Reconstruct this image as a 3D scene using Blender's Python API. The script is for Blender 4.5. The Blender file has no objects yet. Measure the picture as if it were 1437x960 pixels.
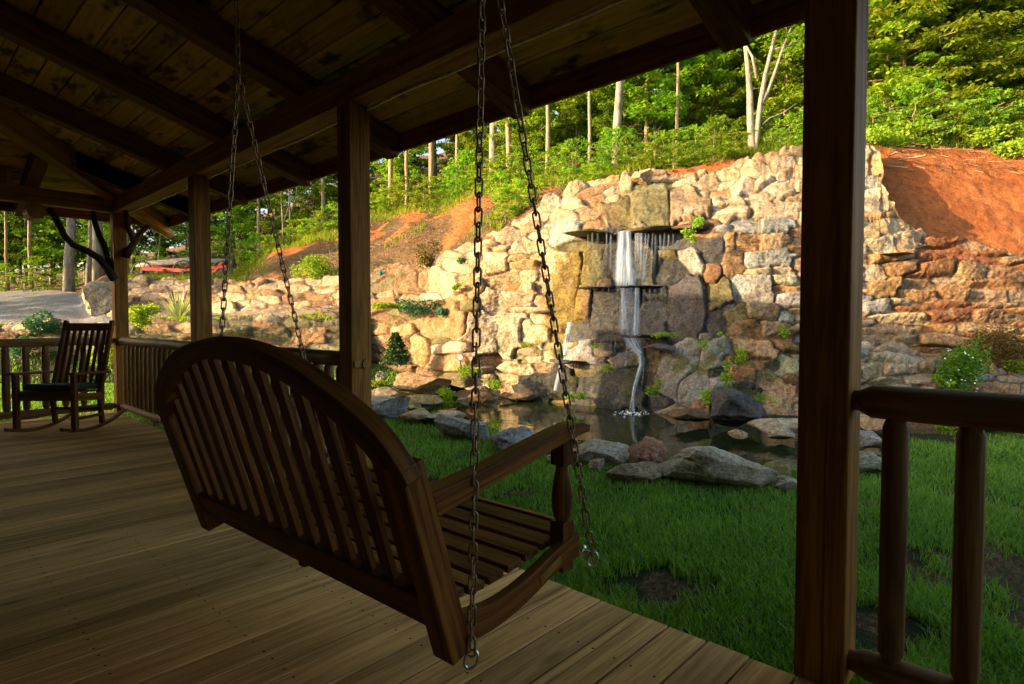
import bpy, math, random
import numpy as np
from mathutils import Vector
random.seed(7); rng = np.random.default_rng(11)
SC = bpy.context.scene; COL = SC.collection
# ------------------------------------------------------------------ camera model (photo pixels -> world points)
F = 825.0; YAW = math.radians(47.0); PIT = math.radians(-2.0); H = 1.18
fw = np.array([math.sin(YAW)*math.cos(PIT), math.cos(YAW)*math.cos(PIT), math.sin(PIT)])
rt = np.array([math.cos(YAW), -math.sin(YAW), 0.0]); up = np.cross(rt, fw)
CAM = np.array([0, 0, H])
def ray(x, y): return fw + rt*(x-718.5)/F - up*(y-480)/F
def atX(x, y, X): d = ray(x, y); return CAM + d*(X/d[0])
def atY(x, y, Y): d = ray(x, y); return CAM + d*(Y/d[1])
def atZ(x, y, Z): d = ray(x, y); return CAM + d*((Z-H)/d[2])
def atD(x, y, D): return CAM + ray(x, y)*D
def atDv(x, y, D):
    x = np.asarray(x, float); y = np.asarray(y, float); D = np.asarray(D, float)
    return CAM + (fw + np.multiply.outer((x-718.5)/F, rt) - np.multiply.outer((y-480)/F, up))*D[..., None]

# ------------------------------------------------------------------ numpy noise
def _h(i, j, k, s):
    n = (i.astype(np.int64)*374761393 + j.astype(np.int64)*668265263 + k.astype(np.int64)*2147483647 + s*974634777) & 0x7fffffff
    n = ((n ^ (n >> 13))*1274126177) & 0x7fffffff
    return ((n ^ (n >> 16)) & 0xffff)/65535.0
def vnoise(x, y, z=None, s=0):
    x = np.asarray(x, float); y = np.asarray(y, float); z = np.zeros_like(x) if z is None else np.asarray(z, float)
    i, j, k = np.floor(x), np.floor(y), np.floor(z); a, b, c = x-i, y-j, z-k
    a, b, c = [t*t*(3-2*t) for t in (a, b, c)]; r = 0
    for di in (0, 1):
        for dj in (0, 1):
            for dk in (0, 1):
                r = r + _h(i+di, j+dj, k+dk, s)*(a if di else 1-a)*(b if dj else 1-b)*(c if dk else 1-c)
    return r*2-1
def fbm(x, y, z=None, s=0, o=4):
    r = 0; a = .5; f = 1.0
    for q in range(o):
        r = r + a*vnoise(np.asarray(x)*f, np.asarray(y)*f, None if z is None else np.asarray(z)*f, s+q*7); a *= .5; f *= 2.03
    return r

# ------------------------------------------------------------------ material helpers
def M(name):
    m = bpy.data.materials.new(name); m.use_nodes = True; nt = m.node_tree
    return m, nt, nt.nodes['Principled BSDF']
def N(nt, t, **kw):
    n = nt.nodes.new(t)
    for k, v in kw.items():
        if k.startswith('i_'): n.inputs[k[2:].replace('_', ' ')].default_value = v
        else: setattr(n, k, v)
    return n
def L(nt, a, b): nt.links.new(a, b)
def ramp(nt, src, pts):
    r = nt.nodes.new('ShaderNodeValToRGB'); e = r.color_ramp.elements
    while len(e) < len(pts): e.new(.5)
    for q, (p, c) in zip(e, pts): q.position = p; q.color = (*c, 1) if len(c) == 3 else c
    L(nt, src, r.inputs[0]); return r.outputs[0]
def mix(nt, f, a, b, t='MIX'):
    m = nt.nodes.new('ShaderNodeMix'); m.data_type = 'RGBA'; m.blend_type = t
    for s, i in ((f, 0), (a, 6), (b, 7)):
        if hasattr(s, 'is_output'): L(nt, s, m.inputs[i])
        elif i == 0: m.inputs[0].default_value = s
        else: m.inputs[i].default_value = (*s, 1)
    return m.outputs[2]
def mth(nt, op, a, b=None, clamp=False):
    m = nt.nodes.new('ShaderNodeMath'); m.operation = op; m.use_clamp = clamp
    for i, s in enumerate((a, b)):
        if s is None: continue
        if hasattr(s, 'is_output'): L(nt, s, m.inputs[i])
        else: m.inputs[i].default_value = s
    return m.outputs[0]
def attr(nt, n): a = nt.nodes.new('ShaderNodeAttribute'); a.attribute_name = n; return a
def scl(nt, v, s):
    m = nt.nodes.new('ShaderNodeMapping'); m.inputs['Scale'].default_value = s; L(nt, v, m.inputs[0]); return m.outputs[0]
def noise(nt, v, sc, det=4, rough=.55, dist=0):
    n = N(nt, 'ShaderNodeTexNoise'); n.inputs['Scale'].default_value = sc; n.inputs['Detail'].default_value = det
    n.inputs['Roughness'].default_value = rough; n.inputs['Distortion'].default_value = dist; L(nt, v, n.inputs['Vector']); return n.outputs[0]
def bump(nt, h, bs, strength=.5, dist=.01):
    b = N(nt, 'ShaderNodeBump'); b.inputs['Strength'].default_value = strength; b.inputs['Distance'].default_value = dist
    L(nt, h, b.inputs['Height']); L(nt, b.outputs[0], bs.inputs['Normal'])

def wood(name, c1, c2, knot=True, rough=.62, spread=.35, bumpd=.0015, nails=False, stain=None):
    m, nt, bs = M(name); g = attr(nt, 'gc').outputs['Vector']; rv = attr(nt, 'rnd').outputs['Fac']
    n1 = noise(nt, scl(nt, g, (1.3, 26, 26)), 1, 5, .6, .6)
    n2 = noise(nt, scl(nt, g, (5, 120, 120)), 1, 3, .6)
    n3 = noise(nt, scl(nt, g, (.9, 3.5, 3.5)), 1, 4, .6)
    grain = mth(nt, 'ADD', mth(nt, 'MULTIPLY', n1, .65), mth(nt, 'MULTIPLY', n2, .35))
    c = ramp(nt, grain, [(.40, c2), (.58, c1)])
    c = mix(nt, ramp(nt, n3, [(.38, (0, 0, 0)), (.75, (.55, .55, .55))]), c, tuple(x*.45 for x in c1))
    if knot:
        v = N(nt, 'ShaderNodeTexVoronoi'); v.inputs['Scale'].default_value = 1; L(nt, scl(nt, g, (1.6, 7, 7)), v.inputs['Vector'])
        kn = ramp(nt, v.outputs['Distance'], [(.05, (1, 1, 1)), (.16, (0, 0, 0))])
        c = mix(nt, mth(nt, 'MULTIPLY', kn, .8), c, tuple(x*.22 for x in c1))
    if stain:
        n4 = noise(nt, scl(nt, g, (2.2, 5, 5)), 1, 3, .65)
        c = mix(nt, ramp(nt, n4, [(.54, (0, 0, 0)), (.64, (.85, .85, .85))]), c, stain)
    n5 = noise(nt, scl(nt, g, (.8, 42, 42)), 1, 2, .5, .3)
    c = mix(nt, ramp(nt, n5, [(.64, (0, 0, 0)), (.69, (.75, .75, .75))]), c, tuple(x*.25 for x in c1))
    k = mth(nt, 'ADD', mth(nt, 'MULTIPLY', rv, spread*2), 1-spread)
    hv = N(nt, 'ShaderNodeHueSaturation'); L(nt, c, hv.inputs['Color']); L(nt, k, hv.inputs['Value']); c = hv.outputs[0]
    if nails:
        sp = N(nt, 'ShaderNodeSeparateXYZ'); L(nt, g, sp.inputs[0])
        a = mth(nt, 'ABSOLUTE', mth(nt, 'SUBTRACT', mth(nt, 'FRACT', mth(nt, 'DIVIDE', mth(nt, 'ADD', sp.outputs[0], .02), .41)), .25))
        a = mth(nt, 'MULTIPLY', a, .41)
        b = mth(nt, 'ABSOLUTE', mth(nt, 'SUBTRACT', mth(nt, 'ABSOLUTE', sp.outputs[1]), .045))
        d = mth(nt, 'SQRT', mth(nt, 'ADD', mth(nt, 'MULTIPLY', a, a), mth(nt, 'MULTIPLY', b, b)))
        c = mix(nt, mth(nt, 'LESS_THAN', d, .0048), c, (.015, .012, .01))
    L(nt, c, bs.inputs['Base Color']); bs.inputs['Roughness'].default_value = rough
    bs.inputs['Specular IOR Level'].default_value = .12
    bump(nt, grain, bs, .6, bumpd); return m

def plain(name, c, rough=.5, metal=0, var=.25, sc=20):
    m, nt, bs = M(name); tc = N(nt, 'ShaderNodeTexCoord')
    n = noise(nt, tc.outputs['Object'], sc, 4)
    L(nt, mix(nt, ramp(nt, n, [(.35, (0, 0, 0)), (.65, (1, 1, 1))]), tuple(x*(1-var) for x in c), tuple(min(1, x*(1+var)) for x in c)), bs.inputs['Base Color'])
    bs.inputs['Roughness'].default_value = rough; bs.inputs['Metallic'].default_value = metal; return m

def stone_mat(name, wet=False):
    m, nt, bs = M(name); tc = N(nt, 'ShaderNodeTexCoord').outputs['Object']; c = attr(nt, 'col').outputs['Color']
    n1 = noise(nt, tc, 3.2, 7, .7, .6); n2 = noise(nt, tc, 30, 5, .75); n3 = noise(nt, scl(nt, tc, (3, 3, 14)), 2.6, 6, .7, 1.5); n4 = noise(nt, tc, 9, 6, .75, .8)
    c1 = mix(nt, ramp(nt, n1, [(.38, (0, 0, 0)), (.62, (.85, .85, .85))]), c, mix(nt, 1.0, c, (.58, .47, .36), 'MULTIPLY'))
    c1 = mix(nt, ramp(nt, n3, [(.5, (0, 0, 0)), (.64, (.7, .7, .7))]), c1, mix(nt, .5, c1, (.45, .29, .13)))
    c1 = mix(nt, ramp(nt, n4, [(.42, (.75, .75, .75)), (.52, (0, 0, 0))]), c1, mix(nt, 1.0, c1, (.50, .46, .42), 'MULTIPLY'))
    c1 = mix(nt, ramp(nt, n2, [(.40, (.8, .8, .8)), (.55, (0, 0, 0))]), c1, mix(nt, 1.0, c1, (.45, .43, .40), 'MULTIPLY'))
    li = noise(nt, tc, 2.1, 7, .75)
    c1 = mix(nt, ramp(nt, li, [(.57, (0, 0, 0)), (.66, (.5, .5, .5))]), c1, mix(nt, .65, c1, (.46, .45, .38)))
    hv = N(nt, 'ShaderNodeHueSaturation'); hv.inputs['Saturation'].default_value = 1.06; L(nt, mth(nt, 'SUBTRACT', 1.28, mth(nt, 'MULTIPLY', attr(nt, 'wet').outputs['Fac'], .72)), hv.inputs['Value']); L(nt, c1, hv.inputs['Color']); c1 = hv.outputs[0]; bs.inputs['Specular IOR Level'].default_value = .3
    L(nt, c1, bs.inputs['Base Color'])
    w = attr(nt, 'wet').outputs['Fac']
    L(nt, mth(nt, 'SUBTRACT', .86, mth(nt, 'MULTIPLY', w, .48)), bs.inputs['Roughness'])
    bump(nt, mth(nt, 'ADD', mth(nt, 'MULTIPLY', n4, .5), mth(nt, 'ADD', mth(nt, 'MULTIPLY', n2, .22), mth(nt, 'MULTIPLY', n3, .45))), bs, 1.0, .06); return m

def leaf_mat(name, c1, c2, trans=.45, rough=.45):
    m, nt, bs = M(name); r = attr(nt, 'rnd').outputs['Fac']
    oi = N(nt, 'ShaderNodeObjectInfo').outputs['Random']
    c = mix(nt, r, c1, c2); hv = N(nt, 'ShaderNodeHueSaturation'); L(nt, c, hv.inputs['Color'])
    L(nt, mth(nt, 'ADD', .72, mth(nt, 'MULTIPLY', oi, .55)), hv.inputs['Value']); L(nt, mth(nt, 'ADD', .485, mth(nt, 'MULTIPLY', oi, .03)), hv.inputs['Hue']); c = hv.outputs[0]
    L(nt, c, bs.inputs['Base Color']); bs.inputs['Roughness'].default_value = rough; bs.inputs['Specular IOR Level'].default_value = .12
    t = N(nt, 'ShaderNodeBsdfTranslucent'); L(nt, mix(nt, 1.0, c, (1.5, 1.5, .5), 'MULTIPLY'), t.inputs[0])
    ms = N(nt, 'ShaderNodeMixShader'); ms.inputs[0].default_value = trans; L(nt, bs.outputs[0], ms.inputs[1]); L(nt, t.outputs[0], ms.inputs[2])
    L(nt, ms.outputs[0], nt.nodes['Material Output'].inputs[0]); return m

MAT = {}
MAT['deck'] = wood('deck_pine', (.84, .50, .19), (.48, .265, .088), nails=True, spread=.28, rough=.7)
MAT['post'] = wood('honey_timber', (.36, .172, .034), (.15, .06, .011), spread=.15)
MAT['beam'] = wood('beam_timber', (.52, .28, .06), (.26, .12, .022), spread=.12)
MAT['ceil'] = wood('ceiling_boards', (.80, .55, .17), (.58, .36, .09), spread=.3, stain=(.05, .025, .012), rough=.75)
MAT['raft'] = wood('rafter_timber', (.34, .155, .035), (.14, .055, .012), spread=.15)
MAT['rail'] = wood('railing_log', (.32, .185, .072), (.13, .07, .026), spread=.2, rough=.5)
MAT['swing'] = wood('swing_oak', (.24, .098, .022), (.075, .027, .007), knot=False, spread=.18, rough=.5)
MAT['rock'] = wood('rocker_oak', (.20, .09, .032), (.07, .03, .012), knot=False, spread=.2, rough=.5)
MAT['branch'] = wood('branch_bark', (.07, .045, .03), (.03, .02, .013), knot=False, rough=.8)
MAT['paleend'] = wood('pale_log', (.50, .33, .15), (.34, .20, .08), spread=.1)
MAT['chain'] = plain('galvanised_chain', (.30, .23, .14), .42, .85, .3, 60)
MAT['bolt'] = plain('zinc_bolt', (.60, .62, .62), .25, 1, .1)
MAT['brass'] = plain('brass_plate', (.45, .27, .07), .4, .7)
MAT['cord'] = plain('wire_cord', (.80, .70, .50), .6)
MAT['cushion'] = plain('dark_green_cushion', (.02, .035, .028), .85)
MAT['stone'] = stone_mat('field_stone')
MAT['redmetal'] = plain('red_painted_metal', (.55, .05, .02), .5, .0, .4, 6)
MAT['iron'] = plain('dark_iron', (.06, .06, .06), .5, .6)
MAT['greylog'] = plain('weathered_log', (.38, .31, .22), .85, 0, .4, 9)
MAT['wall'] = plain('house_boards', (.05, .026, .012), .7, 0, .3, 3)
MAT['shingle'] = plain('roof_shingle', (.10, .09, .08), .85)
def bark(name, a, b):
    m, nt, bs = M(name); tc = N(nt, 'ShaderNodeTexCoord').outputs['Object']
    n = noise(nt, scl(nt, tc, (9, 9, 2.2)), 1.6, 6, .7, .5); L(nt, ramp(nt, n, [(.35, a), (.62, b)]), bs.inputs['Base Color'])
    bs.inputs['Roughness'].default_value = .9; bump(nt, n, bs, .8, .03); return m
MAT['bark_grey'] = bark('grey_bark', (.11, .10, .075), (.36, .32, .25))
MAT['bark_tan'] = bark('tan_bark', (.18, .12, .07), (.42, .31, .20))
MAT['bark_dark'] = bark('dark_bark', (.05, .04, .03), (.16, .12, .08))
MAT['leaf_a'] = leaf_mat('leaf_yellow_green', (.15, .28, .02), (.33, .40, .04))
MAT['leaf_b'] = leaf_mat('leaf_mid_green', (.11, .25, .02), (.26, .38, .04))
MAT['leaf_c'] = leaf_mat('leaf_deep_green', (.045, .12, .016), (.13, .24, .028))
MAT['grass'] = leaf_mat('grass_blade', (.022, .11, .012), (.26, .42, .07), .35)
MAT['fern'] = leaf_mat('fern_leaf', (.12, .24, .015), (.26, .38, .03), .4)
MAT['conifer'] = leaf_mat('conifer_leaf', (.025, .065, .018), (.05, .12, .03), .2)
MAT['yucca'] = leaf_mat('variegated_leaf', (.30, .42, .20), (.62, .66, .42), .3)
MAT['drybush'] = leaf_mat('brown_leaf', (.10, .07, .02), (.18, .15, .04), .3)
MAT['bluegreen'] = leaf_mat('bluegreen_leaf', (.035, .11, .07), (.09, .20, .12), .3)
MAT['petal'] = plain('white_petal', (.85, .85, .82), .6)
MAT['twig'] = plain('dry_twig', (.24, .15, .085), .85, 0, .3)
MAT['mulch'] = plain('wood_mulch', (.20, .10, .055), .9, 0, .5, 40)

# ------------------------------------------------------------------ mesh builder
class MB:
    def __init__(s): s.v = []; s.f = []; s.g = []; s.r = []
    def add(s, vs, fs, gs, r=None):
        o = len(s.v); r = random.random() if r is None else r
        s.v += [tuple(map(float, p)) for p in vs]; s.g += [tuple(map(float, p)) for p in gs]
        s.f += [tuple(o+i for i in f) for f in fs]; s.r += [r]*len(vs); return s
    def beam(s, p0, p1, w, h, upv=(0, 0, 1), r=None, go=None, ends=None):
        p0 = Vector(p0); p1 = Vector(p1); d = (p1-p0); ln = d.length; d.normalize()
        a = Vector(upv).cross(d)
        if a.length < 1e-4: a = Vector((1, 0, 0)).cross(d)
        a.normalize(); b = d.cross(a)
        o = random.uniform(0, 50) if go is None else go; vs = []; gs = []
        w1, h1 = ends if ends else (w, h)
        for q, pp, ww, hh in ((0, p0, w, h), (ln, p1, w1, h1)):
            for i, j in ((-1, -1), (1, -1), (1, 1), (-1, 1)):
                vs.append(pp+a*i*ww/2+b*j*hh/2); gs.append((q+o, i*ww/2+(0 if go is not None else o*1.7), j*hh/2))
        return s.add(vs, [(3, 2, 1, 0), (4, 5, 6, 7), (0, 1, 5, 4), (1, 2, 6, 5), (2, 3, 7, 6), (3, 0, 4, 7)], gs, r)
    def tube(s, path, rad, n=10, r=None, cap=True, closed=False, jit=0):
        P = [Vector(p) for p in path]; m = len(P); R = rad if hasattr(rad, '__len__') else [rad]*m
        vs = []; gs = []; fs = []; ln = 0; o = random.uniform(0, 50); prev = None
        for i, p in enumerate(P):
            t = (P[(i+1) % m]-P[i-1]) if closed else (P[min(i+1, m-1)]-P[max(i-1, 0)])
            t.normalize()
            if prev is None:
                a = t.cross(Vector((0, 0, 1)));
                if a.length < .05: a = t.cross(Vector((1, 0, 0)))
                a.normalize()
            else: a = (prev-t*prev.dot(t)).normalized()
            prev = a; b = t.cross(a)
            if i: ln += (P[i]-P[i-1]).length
            for k in range(n):
                th = 2*math.pi*k/n; rr = R[i]*(1+jit*random.uniform(-1, 1))
                vs.append(p+a*math.cos(th)*rr+b*math.sin(th)*rr); gs.append((ln+o, rr*math.cos(th)+o*1.7, rr*math.sin(th)))
        for i in range(m if closed else m-1):
            for k in range(n):
                i2 = (i+1) % m; fs.append((i*n+k, i*n+(k+1) % n, i2*n+(k+1) % n, i2*n+k))
        if cap and not closed: fs.append(tuple(range(n-1, -1, -1))); fs.append(tuple((m-1)*n+k for k in range(n)))
        return s.add(vs, fs, gs, r)
    def lathe(s, base, prof, n=16, axis=(0, 0, 1), r=None):
        a = Vector(axis).normalized(); B = Vector(base)
        return s.tube([B+a*z for z, q in prof], [q for z, q in prof], n, r)
    def ribbon(s, outer, inner, nvec, th, r=None):
        nv = Vector(nvec)*th/2; m = len(outer); vs = []; gs = []; o = random.uniform(0, 50); ln = 0
        for i in range(m):
            if i: ln += (Vector(outer[i])-Vector(outer[i-1])).length
            for q, w in ((Vector(outer[i]), 0), (Vector(inner[i]), .09)):
                for sg in (-1, 1): vs.append(q+nv*sg); gs.append((ln+o, w+o*1.7, sg*th/2))
        fs = []
        for i in range(m-1):
            a = i*4; b = a+4
            fs += [(a, a+2, b+2, b), (a+1, b+1, b+3, a+3), (a, b, b+1, a+1), (a+2, a+3, b+3, b+2)]
        e = (m-1)*4; fs += [(0, 1, 3, 2), (e, e+2, e+3, e+1)]
        return s.add(vs, fs, gs, r)
    def build(s, name, mat, parent=None, smooth=False, bevel=0):
        me = bpy.data.meshes.new(name); me.from_pydata(s.v, [], s.f)
        a = me.attributes.new('gc', 'FLOAT_VECTOR', 'POINT'); a.data.foreach_set('vector', np.array(s.g, 'f').ravel())
        a = me.attributes.new('rnd', 'FLOAT', 'POINT'); a.data.foreach_set('value', np.array(s.r, 'f'))
        me.materials.append(MAT[mat] if isinstance(mat, str) else mat)
        if smooth: me.polygons.foreach_set('use_smooth', [True]*len(me.polygons))
        me.update(); return link(name, me, parent, bevel)
def link(name, me, parent=None, bevel=0):
    o = bpy.data.objects.new(name, me); COL.objects.link(o)
    if parent is not None: o.parent = parent; o.matrix_parent_inverse.identity(); o.location = -Vector(parent.get('_o', (0, 0, 0)))
    if bevel:
        b = o.modifiers.new('bevel', 'BEVEL'); b.width = bevel; b.segments = 2; b.limit_method = 'ANGLE'
    return o
def thing(name, label, cat, loc=(0, 0, 0), group=None):
    o = bpy.data.objects.new(name, None); COL.objects.link(o); o.location = loc; o['_o'] = tuple(map(float, loc))
    o.empty_display_size = .1; return tag(o, label, cat, group)
def tag(o, label, cat, group=None):
    o['label'] = label; o['category'] = cat
    if group: o['group'] = group
    return o
def kind(o, k, label=None):
    o['kind'] = k
    if label: o['label'] = label
    return o
def npmesh(name, V, Fq, attrs=None, mat=None, smooth=True):
    me = bpy.data.meshes.new(name); V = np.asarray(V, 'f'); Fq = np.asarray(Fq, 'i'); k = Fq.shape[1]
    me.vertices.add(len(V)); me.vertices.foreach_set('co', V.ravel())
    me.loops.add(Fq.size); me.loops.foreach_set('vertex_index', Fq.ravel())
    me.polygons.add(len(Fq)); me.polygons.foreach_set('loop_start', np.arange(0, Fq.size, k, dtype='i')); me.polygons.foreach_set('loop_total', np.full(len(Fq), k, 'i'))
    if smooth: me.polygons.foreach_set('use_smooth', np.ones(len(Fq), bool))
    for n, a in (attrs or {}).items():
        a = np.asarray(a, 'f')
        if a.ndim == 1: me.attributes.new(n, 'FLOAT', 'POINT').data.foreach_set('value', a)
        else:
            q = me.attributes.new(n, 'FLOAT_COLOR', 'POINT'); q.data.foreach_set('color', np.concatenate([a, np.ones((len(a), 1), 'f')], 1).ravel())
    if mat: me.materials.append(MAT[mat] if isinstance(mat, str) else mat)
    me.update(); me.validate(); return me
def gridfaces(nu, nv):
    i = np.arange(nu-1)[:, None]*nv + np.arange(nv-1)[None]
    return np.stack([i, i+nv, i+nv+1, i+1], -1).reshape(-1, 4)
# ================================================================== PORCH
EX = 2.055                     # deck edge
porch = thing('covered_porch', 'log covered porch with plank deck, square timber posts, round railings and dark rafters', 'porch', (2.05, 4, 0))
b = MB(); y = -5.02; pitch = .1565; k = 0
while y < 9.05:
    cuts = [-1.3]
    if random.random() < .4: cuts.append(random.uniform(-1.0, .1))
    cuts.append(EX + random.uniform(-.004, .006))
    yc = y + pitch/2 + .0005
    for c0, c1 in zip(cuts[:-1], cuts[1:]):
        b.beam((c0+.001, yc, -.019+random.uniform(-.002, .002)), (c1-.001, yc, -.019), pitch-.009, .038, go=None if False else c0*1.0)
        o = random.uniform(0, 60)
    y += pitch; k += 1
# grain offset per board without moving the nail pattern: shift only the along coordinate by whole nail periods
b.g = [(g[0]+.41*math.floor(r*90), g[1], g[2]+r*30) for g, r in zip(b.g, b.r)]
b.build('deck', 'deck', porch, bevel=.004)
b = MB()
b.beam((EX-.05, -5, -.14), (EX-.05, 9.02, -.14), .04, .19); b.beam((-1.3, 9.0, -.14), (EX-.03, 9.0, -.14), .04, .19)
for yy in np.arange(-4.8, 9, .41): b.beam((-1.3, yy, -.11), (EX-.075, yy, -.11), .04, .13)
b.build('deck_frame', 'deck', porch)
PX = 2.12; PW = .15
for yc in (-2.4, .55, 3.385, 6.10, 8.93):
    MB().beam((PX, yc, 0), (PX, yc, 2.568), PW, PW, (0, 1, 0)).build('post', 'post', porch, bevel=.006)
for xc in (-.9,): MB().beam((xc, 8.93, 0), (xc, 8.93, 2.568), PW, PW, (0, 1, 0)).build('post', 'post', porch, bevel=.006)
MB().beam((PX, -5, 2.665), (PX, 9.03, 2.665), .15, .19).build('beam', 'beam', porch, bevel=.006)
MB().beam((-1.29, 8.93, 2.665), (PX-.078, 8.93, 2.665), .15, .187).build('beam', 'beam', porch, bevel=.006)
SL = .30; ZU = 2.765      # rafter underside at the beam's inner face
def zu(x): return ZU - SL*(x-2.045)
def rafter(yc, x0, x1=2.89):
    b = MB(); w = .07; vs = []
    for x in (x0, x1):
        for yy in (yc-w, yc+w):
            for dz in (0, .20): vs.append((x, yy, zu(x)+dz))
    o = random.uniform(0, 40)
    gs = [(v[0]+o, v[1]+o*2, v[2]+SL*(v[0]-2)) for v in vs]
    b.add(vs, [(0, 2, 3, 1), (4, 5, 7, 6), (0, 4, 6, 2), (1, 3, 7, 5), (0, 1, 5, 4), (2, 6, 7, 3)], gs); b.build('rafter', 'raft', porch, bevel=.006)
for i in range(-4, 6):
    yc = 1.19 + 1.42*i
    rafter(yc, -1.28 if yc < 5.5 else yc-6.81)
rafter(8.29, 1.56)
# end rafters, falling towards the far side
def rafterY(xc, y0, y1=9.70):
    b = MB(); w = .07; vs = []
    for yy in (y0, y1):
        for x in (xc-w, xc+w):
            for dz in (0, .20): vs.append((x, yy, ZU-SL*(yy-8.855)+dz))
    gs = [(v[1], v[0]*2, v[2]+SL*(v[1]-8)) for v in vs]
    b.add(vs, [(0, 1, 3, 2), (4, 6, 7, 5), (0, 2, 6, 4), (1, 5, 7, 3), (0, 4, 5, 1), (2, 3, 7, 6)], gs); b.build('rafter', 'raft', porch, bevel=.006)
for xc in (1.25, .05, -1.15): rafterY(xc, xc+6.95)
MB().beam((2.87, 9.68, zu(2.87)+.07), (-1.25, 5.56, zu(-1.25)+.07), .14, .24, r=.9).build('hip_rafter', 'beam', porch, bevel=.006)
MB().beam((1.02, 8.93, 2.76), (1.02, 8.93, 2.95), .12, .11, (0, 1, 0)).build('cripple_stud', 'beam', porch, bevel=.004)
b = MB(); b.tube([(2.55, 9.36, zu(2.55)+.02), (2.98, 9.79, zu(2.98)+.0)], [.075, .07], 14); b.build('log_end', 'paleend', porch, smooth=False)
b = MB(); b.tube([(1.27, 8.77, 2.47), (1.27, 9.1, 2.47)], [.09, .085], 14); b.build('log_end', 'paleend', porch)
# roof boards
b = MB()
def plank(p, q, wv, th=.022):
    p = np.array(p); q = np.array(q); wv = np.array(wv); o = random.uniform(0, 50); vs = []; gs = []; ln = np.linalg.norm(q-p); W = np.linalg.norm(wv)
    for l, a in ((0, p), (ln, q)):
        for w, c in ((-W/2, -wv/2), (W/2, wv/2)):
            for dz in (0, th): vs.append(a+c+np.array([0, 0, dz])); gs.append((l+o, w+o*1.7, dz))
    b.add(vs, [(0, 1, 3, 2), (4, 6, 7, 5), (0, 2, 6, 4), (1, 5, 7, 3), (0, 4, 5, 1), (2, 3, 7, 6)], gs)
x = 2.92; W = .185
while x > -1.3:
    xm = x-W/2*.958; z = zu(xm)+.206+random.uniform(0, .004); w = W*.958-.011
    wv = (w, 0, -w*SL); ye = xm+6.81
    y0 = -5.0
    while y0 < ye:
        y1 = min(ye, y0+random.uniform(2.5, 4.5)); plank((xm, y0, z), (xm, y1-.002, z), wv); y0 = y1
    ym = xm+6.81; z2 = z
    plank((-1.3, ym, z2), (xm, ym, z2), (0, w, -w*SL))
    x -= W*.958
b.build('roof_boards', 'ceil', porch)
b = MB()   # shingles above
Z0 = .245
vs = [(3.0, -5.1, zu(3.0)+Z0), (3.0, 9.81, zu(3.0)+Z0), (-1.3, 5.51, zu(-1.3)+Z0), (-1.3, -5.1, zu(-1.3)+Z0), (-1.3, 9.81, zu(3.0)+Z0)]
vs += [(a, c, d+.02) for a, c, d in vs]
b.add(vs, [(0, 3, 2, 1), (5, 6, 7, 8), (1, 2, 4), (6, 9, 7), (0, 1, 6, 5), (1, 4, 9, 6), (3, 0, 5, 8)], vs); b.build('roof', 'shingle', porch)
b = MB(); b.beam((2.935, -5.0, 2.655), (2.935, 9.73, 2.655), .03, .175); b.build('fascia', 'raft', porch, bevel=.003)
b = MB(); b.beam((-1.3, 9.745, 2.655), (2.95, 9.745, 2.655), .03, .175); b.build('fascia', 'raft', porch, bevel=.003)
# railings
def railing(p0, p1, balus, feet=(), top=.93, bot=.088):
    e = bpy.data.objects.new('railing', None); COL.objects.link(e); e.parent = porch; e['_o'] = (0, 0, 0); e.location = -Vector(porch['_o'])
    p0 = Vector(p0); p1 = Vector(p1); d = (p1-p0); ln = d.length; d.normalize()
    for z, R in ((top, .052), (bot, .046)):
        n = 14; pts = [p0+d*(ln*i/n)+Vector((random.uniform(-.003, .003), random.uniform(-.003, .003), z+random.uniform(-.003, .003))) for i in range(n+1)]
        rad = [R*random.uniform(.96, 1.05) for _ in pts]
        pts = [p0-d*.03+Vector((0, 0, z)), p0+d*.012+Vector((0, 0, z))] + [p0+d*.05+Vector((0, 0, z))]+pts[1:-1]+[p1-d*.05+Vector((0, 0, z)), p1-d*.012+Vector((0, 0, z)), p1+d*.03+Vector((0, 0, z))]
        rad = [.03, .032, R]+rad[1:-1]+[R, .032, .03]
        MB().tube(pts, rad, 16).build('top_rail' if z == top else 'bottom_rail', 'rail', e, smooth=True)
    for t in balus:
        q = p0+d*t; R = .037*random.uniform(.93, 1.06); jx = random.uniform(-.004, .004)
        prof = [(bot+.02, .022), (bot+.045, .024), (bot+.07, R), (.5, R*1.03), (top-.075, R), (top-.055, R*.8), (top-.04, .024), (top-.02, .022)]
        MB().tube([q+Vector((jx, jx, z)) for z, _ in prof], [r for _, r in prof], 14).build('baluster', 'rail', e, smooth=True)
    for t in feet:
        q = p0+d*t; MB().beam(q+Vector((0, 0, 0)), q+Vector((0, 0, bot-.03)), .08, .08, (0, 1, 0)).build('rail_foot', 'rail', e, bevel=.004)
    return e
railing((PX-.01, .475, 0), (PX-.01, -2.32, 0), [.111+.189*i for i in range(14)])
railing((PX-.01, 3.46, 0), (PX-.01, 6.025, 0), [.08+.165*i for i in range(15)], (1.28,))
railing((PX-.01, 6.175, 0), (PX-.01, 8.855, 0), [.1+.170*i for i in range(15)], (1.29,))
railing((PX-.075, 8.93, 0), (-.82, 8.93, 0), [.15+.186*i for i in range(15)], (1.4,))
MB().tube([(2.14, 3.31, .905), (2.14, 3.285, .905)], [.03, .028], 12).build('rail_tenon', 'rail', porch)
MB().beam((2.06, 3.303, .905), (2.165, 3.303, .905), .012, .045).build('rail_bracket', 'rail', porch, bevel=.003)
# cable along the beam
b = MB(); pts = []
for i in range(60):
    yy = 9-i*.2; pts.append((2.180, yy, 2.560-.012*abs(math.sin(yy*1.1))+.003*math.sin(yy*7)))
b.tube(pts, .009, 6).build('wire', 'cord', porch, smooth=True)
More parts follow.
